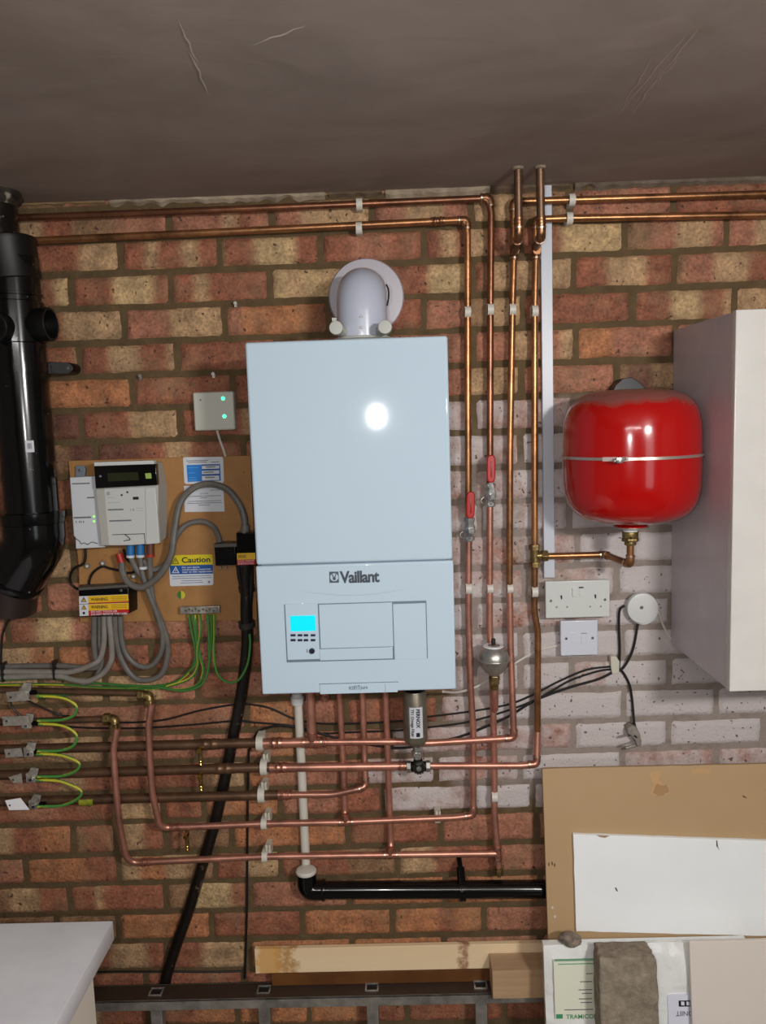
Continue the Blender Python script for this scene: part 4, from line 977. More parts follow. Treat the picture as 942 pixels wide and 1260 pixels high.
for a,b,c,d_ in ((132.6,626.2,151.8,628),(134.2,639.8,161.6,641.6)): obj('printed_bar',fb(a,b,c,d_,DM+.0024,DM),papert,t,flat=True)
for a,b,c,d_ in ((131,605,135,609.4),(160,625.6,161,629),(163,625.6,165,629),(132,612,140,612.6),(132,618,147,618.6),(167,625,176,625.5),(167,628,176,628.5)): obj('printed_text',fb(a,b,c,d_,DM+.0024,DM),mat('print_pale',(158,160,160),.7),t,flat=True)
obj('terminal_recess',fb(138,657,178,657.8,DM+.0024,DM),dark,t,flat=True); obj('terminal_recess',fb(177.6,657.2,178.4,669,DM+.0024,DM),dark,t,flat=True)
obj('seal_wire',MB().tube(smooth([W(154,658,DM+.004),W(158,661,DM+.005),W(160,664,DM+.005),W(155,665,DM+.005),W(148,667,DM+.004)]),.0008,n=6),inkb,t)
obj('seal_tag',poly([(147,666),(151,664.5),(152,666.5),(148,668)],DM+.006,DM+.004),white,t)
# meter tails : sleeves + cables
GC='grey cables around the meter'
def sleeve(px,py0,py1,m_,label,d=.05):
    o=obj('cable_sleeve',MB().cyl(W(px,py0,d),W(px,py1,d),.0085,n=18),m_); tag(o,label,'cable sleeve')
sleeve(160.5,667,683,bluep,'left blue cable sleeve under the electricity meter'); sleeve(172.5,667,683,bluep,'right blue cable sleeve under the electricity meter')
sleeve(185,667,683,brownsl,'brown cable sleeve under the electricity meter')
o=obj('cable_sleeve',MB().cyl(W(146,681,.05),W(149.5,692,.05),.0078,n=18),redsl); tag(o,'red cable sleeve left of blue sleeves under electricity meter','cable sleeve')
for k,(px,py) in enumerate(((160.5,684.5),(172.5,684),(185,683.5),(176,698.5))):
    o=obj('cable_collar',MB().cyl(W(px,py-1.5,.05),W(px,py+1.5,.05),.0092,n=18),[paper,paper,redsl,paper][k]); tag(o,['pale collar under left blue cable sleeve','pale collar under right blue cable sleeve','red collar under brown cable sleeve','pale collar lower on the grey cables below meter'][k],'cable collar')
cable('thick grey cable looping from red sleeve over the caution signs to black fuse holder',[(149.5,692,.05),(151,704,.055),(158,717,.06),(175,722.5,.062),(196,708,.062),(210,684,.062),(215,650,.055),(222,618,.045),(238,600.5,.04),(258,595.5,.04),(279,602,.04),(294,620,.045),(300,636,.05),(301,648,.055)],.0075,greyc,group=GC)
cable('grey cable arching below white notice to the square black box',[(176,690,.042),(190,701,.042),(206,690,.042),(216,662,.040),(229,646,.036),(248,641.5,.034),(262,648,.036),(268,659,.045),(270,668,.05)],.0062,greyc,group=GC)
cable('grey cable from left blue sleeve down to a big loop under the fuse box',[(160.5,684,.05),(166,697,.046),(178,715,.044),(188,740,.042),(197,762,.035),(206,790,.03),(205,812,.03),(198,830,.03),(180,837,.03),(163,832,.03),(149,810,.03),(143,785,.032),(141.5,758,.035)],.0068,greyc,group=GC)
cable('grey cable from brown sleeve down to an inner loop under the fuse box',[(184,684,.05),(185,705,.046),(187,730,.044),(193,758,.040),(200,780,.036),(198,803,.034),(186,819,.033),(170,819,.033),(156,806,.033),(149.5,785,.034),(148,758,.036)],.0062,greyc,group=GC)
cable('thin grey cable from right blue sleeve joining the bundle below meter',[(172.5,684,.05),(174,700,.052),(180,722,.05),(189,745,.048),(196,765,.045)],.0055,greyc,group=GC)
cable('upper pale grey cable running left from under fuse box to photo edge',[(116,758,.035),(115.5,785,.034),(117,806,.032),(120,818,.030),(112,822,.028),(67,819,.026),(-20,821,.026)],.0065,greyc,group=GC)
cable('middle pale grey cable running left from under fuse box to photo edge',[(128,758,.037),(128,790,.036),(123,810,.034),(113,818,.042),(90,826,.040),(67,827,.036),(-20,826,.034)],.0065,greycl,group=GC)
cable('lower pale grey cable running left from under fuse box to photo edge',[(134,758,.040),(137,790,.040),(137,812,.040),(126,829,.040),(108,838,.040),(88,836,.040),(67,832,.038),(-20,834,.036)],.0065,greycl,group=GC)
cable('rear grey cable hanging from fuse box beside the rest of the bundle',[(123,758,.03),(123,790,.025),(125,815,.024),(116,836,.030),(100,841,.038)],.006,greyc,group=GC)
for px,py,l in ((68.5,825.5,'black cable tie around grey cables left of the fuse box'),(5.5,828,'black cable tie around grey cables at left photo edge')):
    c=W(px,py,.035); mb=MB(); o=obj('cable_tie',MB().prism([c+Vector((-.002,-.013,.024)),c+Vector((.001,-.013,.024)),c+Vector((.001,-.013,-.018)),c+Vector((-.002,-.013,-.018))],(0,.028,0)).tube([c+Vector((.0,-.015,.018)),c+Vector((.004,-.018,.030))],.0012,n=6),blackc); tag(o,l,'cable tie')
for px,py,l in ((107.5,696.5,'pale-headed pin holding black wire, nearest the white communications unit'),(126.5,693,'pale-headed pin holding black wire, middle of three'),(164.5,709,'pale-headed pin holding black wire, right by the grey cables')):
    t=thing('cable_pin',l,'cable clip',W(px,py,DBd),'round cable pins')
    obj('head',MB().lathe([(0,.0032),(.004,.0032),(.005,.002)],W(px,py,.026),(0,-1,0),14),whitew,t)
    obj('saddle',MB().cyl(W(px,py,DBd+.001),W(px,py,.026),.0058,n=16),blackm,t)
cable('black wire curling from communications unit down to left of fuse box',[(105,675,.03),(105,686,.03),(102,694,.03),(92,699,.03),(86.5,707,.02),(87,717,.012),(94,724,.012),(104,727,.02)],.0030,blackc,group='black wires under the meter')
cable('black wire waving right from fuse box across to under meter',[(108.5,723,.024),(111,711,.024),(116,703,.024),(126,697,.024),(134,699,.024),(146,702,.024),(158,705,.024),(165,703,.024),(163,694,.028),(156,688,.036),(152,676,.045)],.0028,blackc,group='black wires under the meter')
# fuse box
t=thing('supply_fuse_box','black supply fuse box with yellow and red warning strips below meter','fuse box',W(130,760,.04))
DFb=.068
fr=[W(*p,DFb) for p in ((97,727),(158,723),(159,755),(98,759.5))]; bk=[W(*p,.02) for p in ((98,719),(169,716),(169.5,750),(99,757))]
obj('case',MB().add(fr+bk,[(0,1,2,3),(7,6,5,4),(0,4,5,1),(1,5,6,2),(2,6,7,3),(3,7,4,0)]),blackm,t,bevel=.002)
obj('top_lid',poly([(96,723),(155,719.5),(158,722.6),(96.6,726.8)],DFb+.001,DFb-.03),mat('lid_grey',(84,80,74),.5),t,bevel=.001)
screw(149,726.5,DFb+.0005,.003,t)
def lab(pts,m_,name='label',par=t,d=DFb,th=.0008): return obj(name,poly(pts,d+.0012,d+.0012-th-.001),m_,par,flat=True)
lab([(97,733.8),(157.5,731.2),(158,741),(97.4,743.2)],paper); lab([(108.3,733.6),(157.5,731.4),(158,740.6),(108.6,742.6)],warny,d=DFb+.0003)
lab([(97.3,743.8),(158,741.6),(158.4,754.4),(98,758.2)],paper); lab([(108.6,743.6),(158,741.8),(158.2,749.6),(108.8,751.4)],warny,d=DFb+.0003)
lr=lab([(108.8,751.4),(158.2,749.6),(158.4,754.4),(109,757.8)],signr,d=DFb+.0003)
lab([(108.5,741.9),(157.9,739.7),(158,741),(108.6,743)],signr,d=DFb+.0005)
def wtri(px,py,s,d,par,m1=warny,m2=inkb):
    obj('warning_triangle',poly([(px-s,py+s*.8),(px,py-s),(px+s,py+s*.8)],d+.0006,d),m2,par,flat=True)
    obj('warning_triangle_face',poly([(px-s*.6,py+s*.6),(px,py-s*.55),(px+s*.6,py+s*.6)],d+.001,d),m1,par,flat=True)
    obj('warning_bolt',poly([(px-s*.1,py-s*.2),(px+s*.12,py-s*.2),(px+s*.08,py+s*.45),(px-s*.08,py+s*.45)],d+.0013,d),m2,par,flat=True)
wtri(102.8,738,3.4,DFb+.0012,t); wtri(103,747.4,3.2,DFb+.0012,t)
obj('round_symbol',MB().lathe([(0,.003),(.0004,.003)],W(103.2,754.4,DFb+.0012),(0,-1,0),16),inkb,t)
text('warning_lettering','WARNING',111.6,735.4,132.4,739.4,DFb+.0018,inkb,t,bold=.01); text('warning_lettering','WARNING',112,744.8,132.4,748.8,DFb+.0018,inkb,t,bold=.01)
text('warning_lettering','DO NOT TOUCH OR\nDO NOT REMOVE THIS LABEL',112,750.9,157,756.6,DFb+.0018,paper,t,bold=.012)
for y0 in (734.2,736.2,738.2,743.6,745.6,747.4): obj('fine_print',fb(137,y0+.2,156,y0+.7,DFb+.0017,DFb+.0012),mat('fine_print_dark',(120,90,20),.6),t,flat=True)
# square black box + fuse holder
t=thing('black_isolator_box','small square black terminal box right of the caution sign','terminal box',W(276,696,.03))
obj('case',fb(264,671,290,696,.058,.017),blackm,t,bevel=.002); obj('lid',fb(262.5,669,291,673.5,.060,.017),mat('lid_grey',(0,0,0)),t,bevel=.0015)
obj('raised_panel',fb(269,677,285,690,.0595,.057),blackm,t,bevel=.0008)
obj('terminal',MB().cyl(W(271,697,.05),W(271,700,.05),.003,n=10).cyl(W(278,697,.05),W(278,700,.05),.003,n=10),steel,t)
t=thing('black_fuse_holder','black fuse holder with yellow and red label at edge of boiler','fuse holder',W(303,698,.03))
obj('case',fb(291,655,316,697,.062,.017),mat('gloss_black',(0,0,0)),t,bevel=.003)
obj('cable_gland',MB().cyl(W(301,656,.052),W(301.5,646,.052),.010,n=18),mat('gland_grey',(110,104,96),.5),t,bevel=.001)
obj('label',fb(291.3,680.5,314,688.5,.0633,.061),warny,t,flat=True); obj('label',fb(291.3,688.5,314,695,.0633,.061),signr,t,flat=True)
text('label_lettering','WARNING',292.5,682.5,303,686.8,.0635,inkb,t); text('label_lettering','DO NOT\nREMOVE',293,689.2,313,694.4,.0635,paper,t)
cable('black cable pair dropping from fuse holder onto the armoured cable',[(293,696,.045),(295,712,.042),(299,727,.038),(303,742,.034),(304,760,.034)],.0055,blackc,group='black tails under fuse holder')
cable('second black tail dropping from fuse holder, nearer the boiler',[(309,697,.045),(309,715,.042),(308,735,.038),(306,752,.036)],.0055,blackc,group='black tails under fuse holder')
for py in (724,768): 
    c=W(303.5,py,.03); o=obj('cable_strap',MB().cyl(W(303,py-3.5,.026),W(304,py+3.5,.024),.0185,n=20),mat('strap_grey',(48,45,42),.5)); tag(o,'dark strap around black cable %s'%('just below fuse holder' if py<740 else 'at lower edge of chipboard'),'strap')
# signs
t=thing('network_sticker','white sticker with blue block and three white boxes at top of chipboard','sticker',W(250,596,DBd))
obj('backing',poly([(225,563.6),(227,562.6),(272.5,562),(274.4,563.6),(275.6,592),(273.6,594.6),(229,595.8),(226.6,594)],DBd+.0016,DBd),paper,t,bevel=.0003)
obj('blue_block',poly([(229.4,572.2),(270.4,571.2),(271.2,591.4),(230.8,593)],DBd+.0019,DBd),skyb,t,flat=True)
obj('blue_block',poly([(248,571.6),(270.6,571),(271.4,591.4),(248.6,592)],DBd+.0021,DBd),mat('sticker_blue_deep',(20,80,150),.5),t,flat=True)
for y0,y1 in ((573,576.8),(579,583.2),(585.4,591)): obj('white_field',fb(248.4,y0,269.6,y1,DBd+.0024,DBd),paper,t,flat=True)
for y0,a,b in ((574.6,253,265),(581,250,263),(587.4,252,264)): obj('field_writing',fb(a,y0-.6,b,y0+.6,DBd+.0026,DBd),mat('pen_grey',(90,108,104),.6),t,flat=True)
for y0,a,b in ((566.4,229,256),(568.4,231,254),(568,260,269.5)): obj('fine_print',fb(a,y0,b,y0+.8,DBd+.0019,DBd),papert,t,flat=True)
for y0,a,b in ((575,231,244),(581.6,231.5,240),(587.4,232,241),(590.4,232,242)): obj('fine_print',fb(a,y0,b,y0+.7,DBd+.0022,DBd),mat('pale_blue_print',(90,170,230),.6),t,flat=True)
t=thing('white_notice','plain white printed notice below the blue sticker','notice',W(251,630,DBd))
obj('sheet',poly([(226.2,598),(274.6,597),(276.2,629.4),(227.2,630)],DBd+.0013,DBd),paper,t,flat=True)
text('heading','CAUTION',245.5,606.4,256,608.2,DBd+.0014,papert,t)
for y0,a,b in ((610,232,272),(612.2,246,255),(616.2,231,272),(618.6,230,273),(621,244,258),(602.6,258.4,270)): obj('fine_print',fb(a,y0,b,y0+.7,DBd+.0016,DBd),papert,t,flat=True)
t=thing('caution_sign','yellow, blue and white sign reading Caution on the chipboard','sign',W(235,720,DBd))
obj('yellow_band',poly([(215,683.2),(261,682.2),(262,694.6),(210,696)],DBd+.0016,DBd),signy,t,flat=True)
obj('white_backing',poly([(208,696),(262.2,694.6),(262.4,718.4),(260.8,720),(210.6,721.4),(209,720)],DBd+.0012,DBd),paper,t,flat=True)
obj('blue_band',poly([(208.6,696),(262,694.6),(262,705.8),(209.6,706.8)],DBd+.0016,DBd),signb,t,flat=True)
wtri(215.8,690.4,4.6,DBd+.0016,t,signy,mat('olive_print',(110,98,10),.6)); wtri(216,701.4,4.6,DBd+.0016,t,signb,paper)
text('lettering','Caution',223.4,685.2,258.4,692.2,DBd+.0018,inkb,t,bold=.02)
text('lettering','Do not store\ncombustible materials\nnear to this equipment',223.8,696.6,261,705,DBd+.0018,paper,t,bold=.02)
for y0,a,b in ((708.4,212,260),(711,212,260),(714,223,249),(716.6,222,250)): obj('fine_print',fb(a,y0,b,y0+.8,DBd+.0016,DBd),mat('print_bluegrey',(110,126,150),.6),t,flat=True)
obj('round_mark',MB().lathe([(0,.0026),(.0004,.0026)],W(257,716,DBd+.0012),(0,-1,0),14),mat('print_purple',(120,110,150),.6),t)
c=W(222.8,732,DBd+.0003); t=thing('earth_sticker','small round sticker, half green half yellow, below the caution sign','sticker',c)
for s_,m_ in ((1,green),(-1,yellow)):
    pp=[c+Vector((-s_*math.sin(PI*k/14)*.0092,0,math.cos(PI*k/14)*.0092)) for k in range(15)]
    obj('half_disc',MB().prism(pp,(0,-.0007,0)),m_,t,flat=True)
# earth terminal
t=thing('earth_terminal_block','metal earth terminal strip with screws at bottom of chipboard','terminal block',W(246,756,.03))
obj('bar',fb(221.5,746.4,270,755,.036,.024),galv,t,bevel=.001); obj('insulator',fb(224,748,268,754,.024,.017),blackm,t)
for k,px in enumerate((229,233,237,241,245,250,254,258,263)):
    o=screw(px,750.5+(-.9 if k%2 else .9),.0365,.0030,t,steel,'terminal_screw')
EC='green and yellow earth wires'
st=lambda t:3+6*t
ew=[green,yellow]
cable('earth wire, first from left at the terminal strip, bending left to photo edge',[(232,756,.03),(235,775,.03),(240,797,.03),(239,815,.03),(227,832,.03),(200,843,.03),(133,846,.03),(67,842,.034),(-20,843,.034)],.0030,ew,stripe=st,group=EC,name='earth_wire')
cable('earth wire, second from left at the terminal strip',[(236.5,756,.034),(240,780,.034),(242.5,803,.034),(238,820,.034),(215,840,.034),(180,848,.034),(100,849,.036),(40,848,.036),(-20,849,.036)],.0030,ew,stripe=lambda t:5+5*t,group=EC,name='earth_wire')
cable('earth wire crossing from terminal strip down to first earth clamp',[(240.5,756,.030),(242,785,.030),(247,810,.028),(250,826,.028),(242,843,.028),(220,849,.03),(190,846,.034),(150,849,.036),(100,853.5,.045),(62,855,.05),(45,855,.05)],.0030,ew,stripe=lambda t:2+3*t,group=EC,name='earth_wire')
cable('darker green earth wire curving left over the old pipes',[(255,756,.034),(257,790,.034),(256,822,.036),(248,842,.038),(225,850,.038),(190,845,.038),(150,843,.038),(90,838,.03),(60,834,.03),(-20,838,.030)],.0030,[green,greenb],stripe=st,group=EC,name='earth_wire')
cable('earth wire with broad yellow side, fourth from left at terminal strip',[(245.5,756,.036),(247,775,.036),(243,800,.036),(243,820,.038),(233,835,.038),(205,845,.038)],.0030,ew,stripe=lambda t:3,group=EC,name='earth_wire')
cable('earth wire with green loop hanging right of the others beside the black cable',[(263.5,756,.034),(263.5,780,.034),(263,805,.034),(267,828,.034),(279,839,.034),(293,837,.036),(304,818,.040),(307.5,795,.042),(307,780,.042)],.0026,[greenb,yellow],stripe=lambda t:3 if t<.3 else None,group=EC,name='earth_wire')
cable('yellow tipped earth wire, last at the right of terminal strip',[(259.5,756,.03),(260,775,.03),(259,800,.03),(257,818,.03)],.0028,ew,stripe=lambda t:4,group=EC,name='earth_wire')
# earth clamps and loops
def clamp(label,px,py,q,r,tg,bright=False):
    x=W(px+13,py,.05).x; u=(q[1]-q[0]).normalized(); c=q[0]+u*((x-q[0].x)/u.x)
    t=thing('earth_clamp',label,'earth clamp',c,'earth bonding clamps')
    obj('strap',MB().lathe([(0,r+.0004),(0,r+.002),(.012,r+.002),(.012,r+.0004)],c-u*.006,u,24,0,False),galv,t)
    y=c.y-r-.004
    obj('saddle',MB().prism([c+Vector(p) for p in ((-.010,-r-.002,-.012),(.012,-r-.002,-.012),(.016,-r-.002,.004),(.020,-r-.002,.020),(.004,-r-.002,.024),(-.004,-r-.002,.012),(-.010,-r-.002,.010))],(0,-.006,0)),galv,t,bevel=.001)
    obj('label_tag',poly(tg,.075+0,.0735),tagm if bright else galv,t,bevel=.0004)
    obj('tag_hole',MB().lathe([(0,.0022),(.0003,.0022)],W(tg[0][0]+6,(tg[0][1]+tg[3][1])/2,.0751),(0,-1,0),12),dark,t)
    s_=c+Vector((.004,-r-.007,-.002)); 
    obj('clamp_screw',MB().cyl(s_,s_+Vector((0,-.008,0)),.006,n=16),chrome,t,bevel=.001); obj('screw_recess',MB().cyl(s_+Vector((0,-.0081,0)),s_+Vector((0,-.0085,0)),.003,n=12),dark,t)
    obj('wire_shroud',MB().cyl(c+Vector((.014,-r-.004,-.001)),c+Vector((.028,-r-.004,-.001)),.0055,n=14),blackm,t)
clamp('topmost earth clamp at left edge, on the first old pipe',20,856,Q1,R15,[(7,852),(31,849.5),(37,862),(10,864)])
clamp('second earth clamp from top at left edge',22,887,Q2,R15,[(2,881.5),(34,881),(37,892.5),(4,893.5)])
clamp('middle earth clamp at left edge, on highest thick old pipe',24,925,Q3,R22,[(5,922),(26,920.5),(28,931),(7,933)])
clamp('fourth earth clamp from top at left edge, with a slanted tag',27,957,Q4,R22,[(10,956.5),(26,951.5),(28,964),(16,963)])
clamp('lowest earth clamp at left edge, with a bright white tag',30,990,Q5,R22,[(6,985),(25,982),(36,996.5),(11,997)],True)
for k,(y0,y1,xm,l) in enumerate(((857,886.5,94,'first to second'),(891,924,94,'second to middle'),(928,955.5,97,'middle to fourth'),(960,992,99,'fourth to lowest'))):
    h=y1-y0
    cable('green earth loop wire joining the %s earth clamps'%l,[(45,y0,.062),(70,y0+h*.02,.06),(84,y0+h*.14,.06),(xm-1,y0+h*.36,.06),(xm,y0+h*.6,.06),(88,y0+h*.85,.06),(72,y1-h*.01,.06),(46,y1,.062)],.0032,[greenb,yellow],stripe=lambda t:7+4*math.sin(t*7),group=EC,name='earth_wire')
# ------------------------------------------------------------------ RECEIVER
t=thing('wireless_receiver','square pale receiver box with two green lights, left of boiler','receiver',W(263,529,.015))
obj('case',fb(238,482,288,529.5,.030,.001),mat('receiver_plastic',(200,202,190),.4),t,bevel=.004,seg=3)
for px,py in ((274.3,490.3),(276,512.2)): obj('indicator_light',MB().lathe([(0,.0042),(.0008,.003)],W(px,py,.030),(0,-1,0),16),greenled,t)['label']='lit green indicator'
obj('round_button',MB().lathe([(0,.0022),(.0006,.0018)],W(246.5,492.2,.030),(0,-1,0),14),seam,t)
cable('short white cable hanging below the green-lit receiver',[(266.5,528,.012),(270,540,.010),(274,551,.008),(277.5,562,.014)],.0028,whitec,group=WC)
# fixings in the wall
for px,py,l in ((290.5,374,'small metal fixing in brickwork up above the boiler corner'),(174,463,'small metal fixing left of receiver, below the pipe bracket row'),(263.5,460.5,'small metal fixing just above the receiver')):
    c=W(px,py,.004); o=obj('masonry_fixing',MB().cyl(Vector((c.x,.0,c.z)),Vector((c.x,-.014,c.z)),.0026,n=12).cyl(Vector((c.x,-.014,c.z)),Vector((c.x,-.016,c.z)),.004,n=12).box(c.x-.003,c.x+.003,-.012,-.002,c.z-.008,c.z),steel); tag(o,l,'fixing','metal wall fixings')
# ------------------------------------------------------------------ SOIL PIPE
ds=.10; sx=W(27,480,ds).x
def sz(py): return W(27,py,ds).z
t=thing('soil_pipe','large glossy black soil pipe with open side bosses at left edge','pipe',(sx,-ds,sz(760)))
RS=.0555
obj('main_pipe',MB().tube([Vector((sx,-ds,sz(318))),Vector((sx,-ds,sz(640)))],RS,n=56),blackp,t)
u0=Vector((sx-.006,-ds,sz(350))); u1=Vector((sx-.022,-ds,sz(302))); ux=W(19,250,ds).x-.047
obj('upper_socket',MB().lathe([(0,RS),(.003,RS+.004),(.070,RS+.0045),(.078,RS+.0075),(.086,RS+.0075),(.089,RS+.002),(.090,.045)],(sx-.002,-ds,sz(348)),(-.10,0,1),48),mat('dull_black',(10,10,10),.45,spec=.35),t)
obj('upper_pipe',MB().tube([u1+Vector((-.004,0,-.02)),Vector((ux,-ds,sz(270))),Vector((ux,-ds,CEIL+.01))],.047,n=40),mat('tarred_black',(14,13,12),.22,var=.6,vscale=30,vcol=(34,30,26),bump=.5,bscale=30,spots=(40,.68,(120,108,92))),t)
obj('ceiling_mortar',MB().lathe([(0,.056),(.012,.060),(.020,.054),(.028,.047)],(ux,-ds,CEIL),(0,0,-1),30),mat('tar_mortar',(22,20,18),.5,var=1,vscale=26,vcol=(70,64,56),bump=1,bscale=40,spec=.2,spots=(22,.66,(150,140,126))),t)
for py,rr in ((366,.0025),(420,.0025)): obj('joint_ridge',MB().lathe([(0,RS),(.001,RS+rr),(.005,RS+rr),(.006,RS)],(sx,-ds,sz(py)),(0,0,1),56,0,False),blackp,t)
obj('branch_section',MB().lathe([(0,RS),(.002,RS+.003),((sz(372)-sz(424))-.002,RS+.003),((sz(372)-sz(424)),RS)],(sx,-ds,sz(424)),(0,0,1),56,0,False),blackp,t)
def boss(a,b,r=.0335):
    a,b=Vector(a),Vector(b); L=(b-a).length
    o=obj('side_boss',MB().lathe([(0,r-.002),(L*.5,r-.001),(L*.55,r+.001),(L-.001,r+.001),(L,r),(L,r-.004),(L-.03,r-.005)],a,b-a,40,0,False),mat('dull_black',(0,0,0)),t)
    obj('boss_stop',MB().lathe([(0,r-.004),(.001,r-.004)],a.lerp(b,.35),b-a,32),mat('black_void',(4,4,4),.9),o)
bz=sz(402)
boss((sx+.02,-ds-.012,bz),(W(64,402,ds+.012).x,-ds-.016,bz+.001)); boss(W(4,402,.145),W(-11,402,.190),.031)
br=thing('soil_pipe_bracket','black bracket band with screwed arm fixing soil pipe to brick wall','bracket',(sx+.07,-.04,sz(460)))
obj('band',MB().lathe([(0,RS),(0,RS+.0035),(.021,RS+.0035),(.021,RS)],(sx,-ds,sz(460)),(0,0,1),56,0,False),blackp,br)
aL=Vector((sx+RS-.012,-.055,sz(453))); aR=W(84,453,.045)
pp=[Vector((aL.x,-.062,aR.z+.0135)),Vector((aR.x,-.05,aR.z+.012))]+[Vector((aR.x+.012*math.sin(PI*k/10),-.05,aR.z+.012*math.cos(PI*k/10))) for k in range(1,10)]+[Vector((aR.x,-.05,aR.z-.012)),Vector((aL.x,-.062,aR.z-.0135))]
obj('arm',MB().prism(pp,(0,.046,0)),blackm,br,bevel=.0015)
screw(73.5,453,.0525,.0024,br); screw(83.5,453,.0515,.003,br)
cz_=sz(636)
obj('lower_collar',MB().lathe([(0,RS+.004),(.003,RS+.010),(.020,RS+.012),(.026,RS+.012),(.028,RS+.001)],(sx,-ds,sz(645)),(0,0,1),56),blackp,t)
obj('lower_bend',MB().tube([Vector((sx,-ds,sz(644))),Vector((sx,-ds,sz(668))),Vector((sx-.062,-ds+.012,sz(716)))],RS+.0085,fillet=.06,n=48,steps=10),blackp,t)
obj('bend_lip',MB().tube([Vector((sx-.052,-ds+.010,sz(708))),Vector((sx-.062,-ds+.012,sz(716)))],RS+.012,n=48),blackp,t,bevel=.003)
obj('bend_tail',MB().tube([Vector((sx-.062,-ds+.012,sz(716))),Vector((sx-.078,-ds+.022,sz(750)))],RS+.001,n=48),mat('brown_black_pipe',(40,30,26),.4),t)
# barcode label
lbp=MB(); v=[];f=[]
for i in range(7):
    a=math.radians(-68+17*i/6)
    for z in (sz(556),sz(542)): v.append((sx+math.cos(a)*(RS+.0005),-ds+math.sin(a)*(RS+.0005),z))
for i in range(6): f.append((2*i,2*i+2,2*i+3,2*i+1))
lo=obj('barcode_label',MB().add(v,f),paper,t)
mb=MB()
for k,a in enumerate((-64,-62.8,-61,-60.2,-58.2,-57)):
    a0=math.radians(a);a1=math.radians(a+.55+.3*(k%2)); mb.add([(sx+math.cos(q)*(RS+.0009),-ds+math.sin(q)*(RS+.0009),z) for q,z in ((a0,sz(552)),(a1,sz(552)),(a1,sz(545)),(a0,sz(545)))],[(0,1,2,3)])
obj('barcode_bars',mb,inkb,lo,flat=True)
# ------------------------------------------------------------------ WALL CABINET
cx=(W(826,407,0).x+W(824,790,0).x)/2; DC=.315
czt=W(826,407,0).z; czb=W(824,790,0).z
cx2=cx+.50
t=thing('wall_cabinet','large white wall cabinet cut off by right edge, beside the red vessel','cabinet',((cx+cx2)/2,-.16,czb))
obj('carcass',MB().box(cx,cx2,-DC,-.009,czb,czt),cabside,t,bevel=.001)
DD=DC+.022
xd=W(905.5,620,DD).x
obj('door',MB().box(cx-.001,cx2,-DD,-DC-.001,czb-.001,czt+.002),cabdoor,t,bevel=.0018,seg=3)
# ------------------------------------------------------------------ WORKTOP UNIT
wt=.90
def hit(px,py,z):
    r=RM@Vector(((px-471)/F,1,-(py-630)/F)); return EYE+r*((z-CZ)/r.z)
k0=hit(139,1133,wt); 
ty=thing('base_unit','white kitchen base unit under worktop in lower left corner','cabinet',(k0.x-.5,k0.y-.35,0))
obj('carcass',MB().box(-1.5,k0.x-.002,k0.y-.70,k0.y-.105,.0,wt-.0385),unitw,ty,bevel=.001)
o=obj('worktop',MB().box(-1.53,k0.x,k0.y-.62-.10,k0.y,wt-.038,wt),worktop,bevel=.0015); tag(o,'white laminate worktop with overhanging back corner, lower left','worktop')
# ------------------------------------------------------------------ LADDER, TIMBERS
zl_=W(330,1229,.088).z
t=thing('ladder','grey aluminium ladder lying on its side along foot of wall','ladder',(W(400,1229,.06).x,-.06,0))
lx0=W(40,1229,.06).x; lx1=W(700,1229,.06).x+.35
tp=obj('top_rail',MB().box(lx0,lx1,-.088,-.03,zl_-.003,zl_).box(lx0,lx1,-.088,-.085,zl_-.024,zl_).box(lx0,lx1,-.033,-.03,zl_-.024,zl_),[alum],t,bevel=.0008)
obj('rail_surface',MB().box(lx0,lx1,-.084,-.034,zl_,zl_+.0006),alumtop,tp,flat=True)
obj('bottom_rail',MB().box(lx0,lx1,-.088,-.03,0.002,.027),alum,t,bevel=.002)
hx=[W(px,1219,.06).x for px in (58,192,324.5,457.5,591)]; st_=hx[-1]-hx[-2]; hx+= [hx[-1]+st_]
for x in hx:
    r=obj('rung',MB().box(x-.014,x+.014,-.072,-.046,.027,zl_-.0245),alum,t,bevel=.003)
    s=MB().box(x-.016,x+.016,-.073,-.069,zl_+.0005,zl_+.0035).box(x-.016,x+.016,-.049,-.045,zl_+.0005,zl_+.0035).box(x-.016,x-.012,-.069,-.049,zl_+.0005,zl_+.0035).box(x+.012,x+.016,-.069,-.049,zl_+.0005,zl_+.0035)
    e=obj('rung_end',s,chrome,t,bevel=.0005); obj('rung_hole',MB().box(x-.012,x+.012,-.069,-.049,zl_+.0005,zl_+.001),dark,e,flat=True)
zt0=W(450,1195,.045).z; zt1=W(450,1165,.045).z
o=obj('timber_batten',MB().box(W(335,1200,.035).x,W(640,1200,.035).x,-.0465,-.010,zl_+.001,zt0-.001),stainw,bevel=.001); tag(o,'dark brown stained batten lying on ladder beneath the pale timber','timber')
o=obj('timber_board',MB().box(W(313.5,1181,.045).x,W(680,1181,.045).x,-.045,-.033,zt0,zt1),pine,bevel=.001); tag(o,'pale pine board with brown stains resting above the ladder','timber')
bx0=W(606,1212,.115).x; bx1=W(690,1212,.115).x; bz0=W(636,1228.5,.115).z; bz1=W(636,1196,.115).z
bz0=zl_+.004
o=obj('timber_block',MB().box(bx0,bx1,-.110,-.048,bz0,bz1),blockw,bevel=.0015); tag(o,'short square timber offcut standing on right end of ladder','timber')
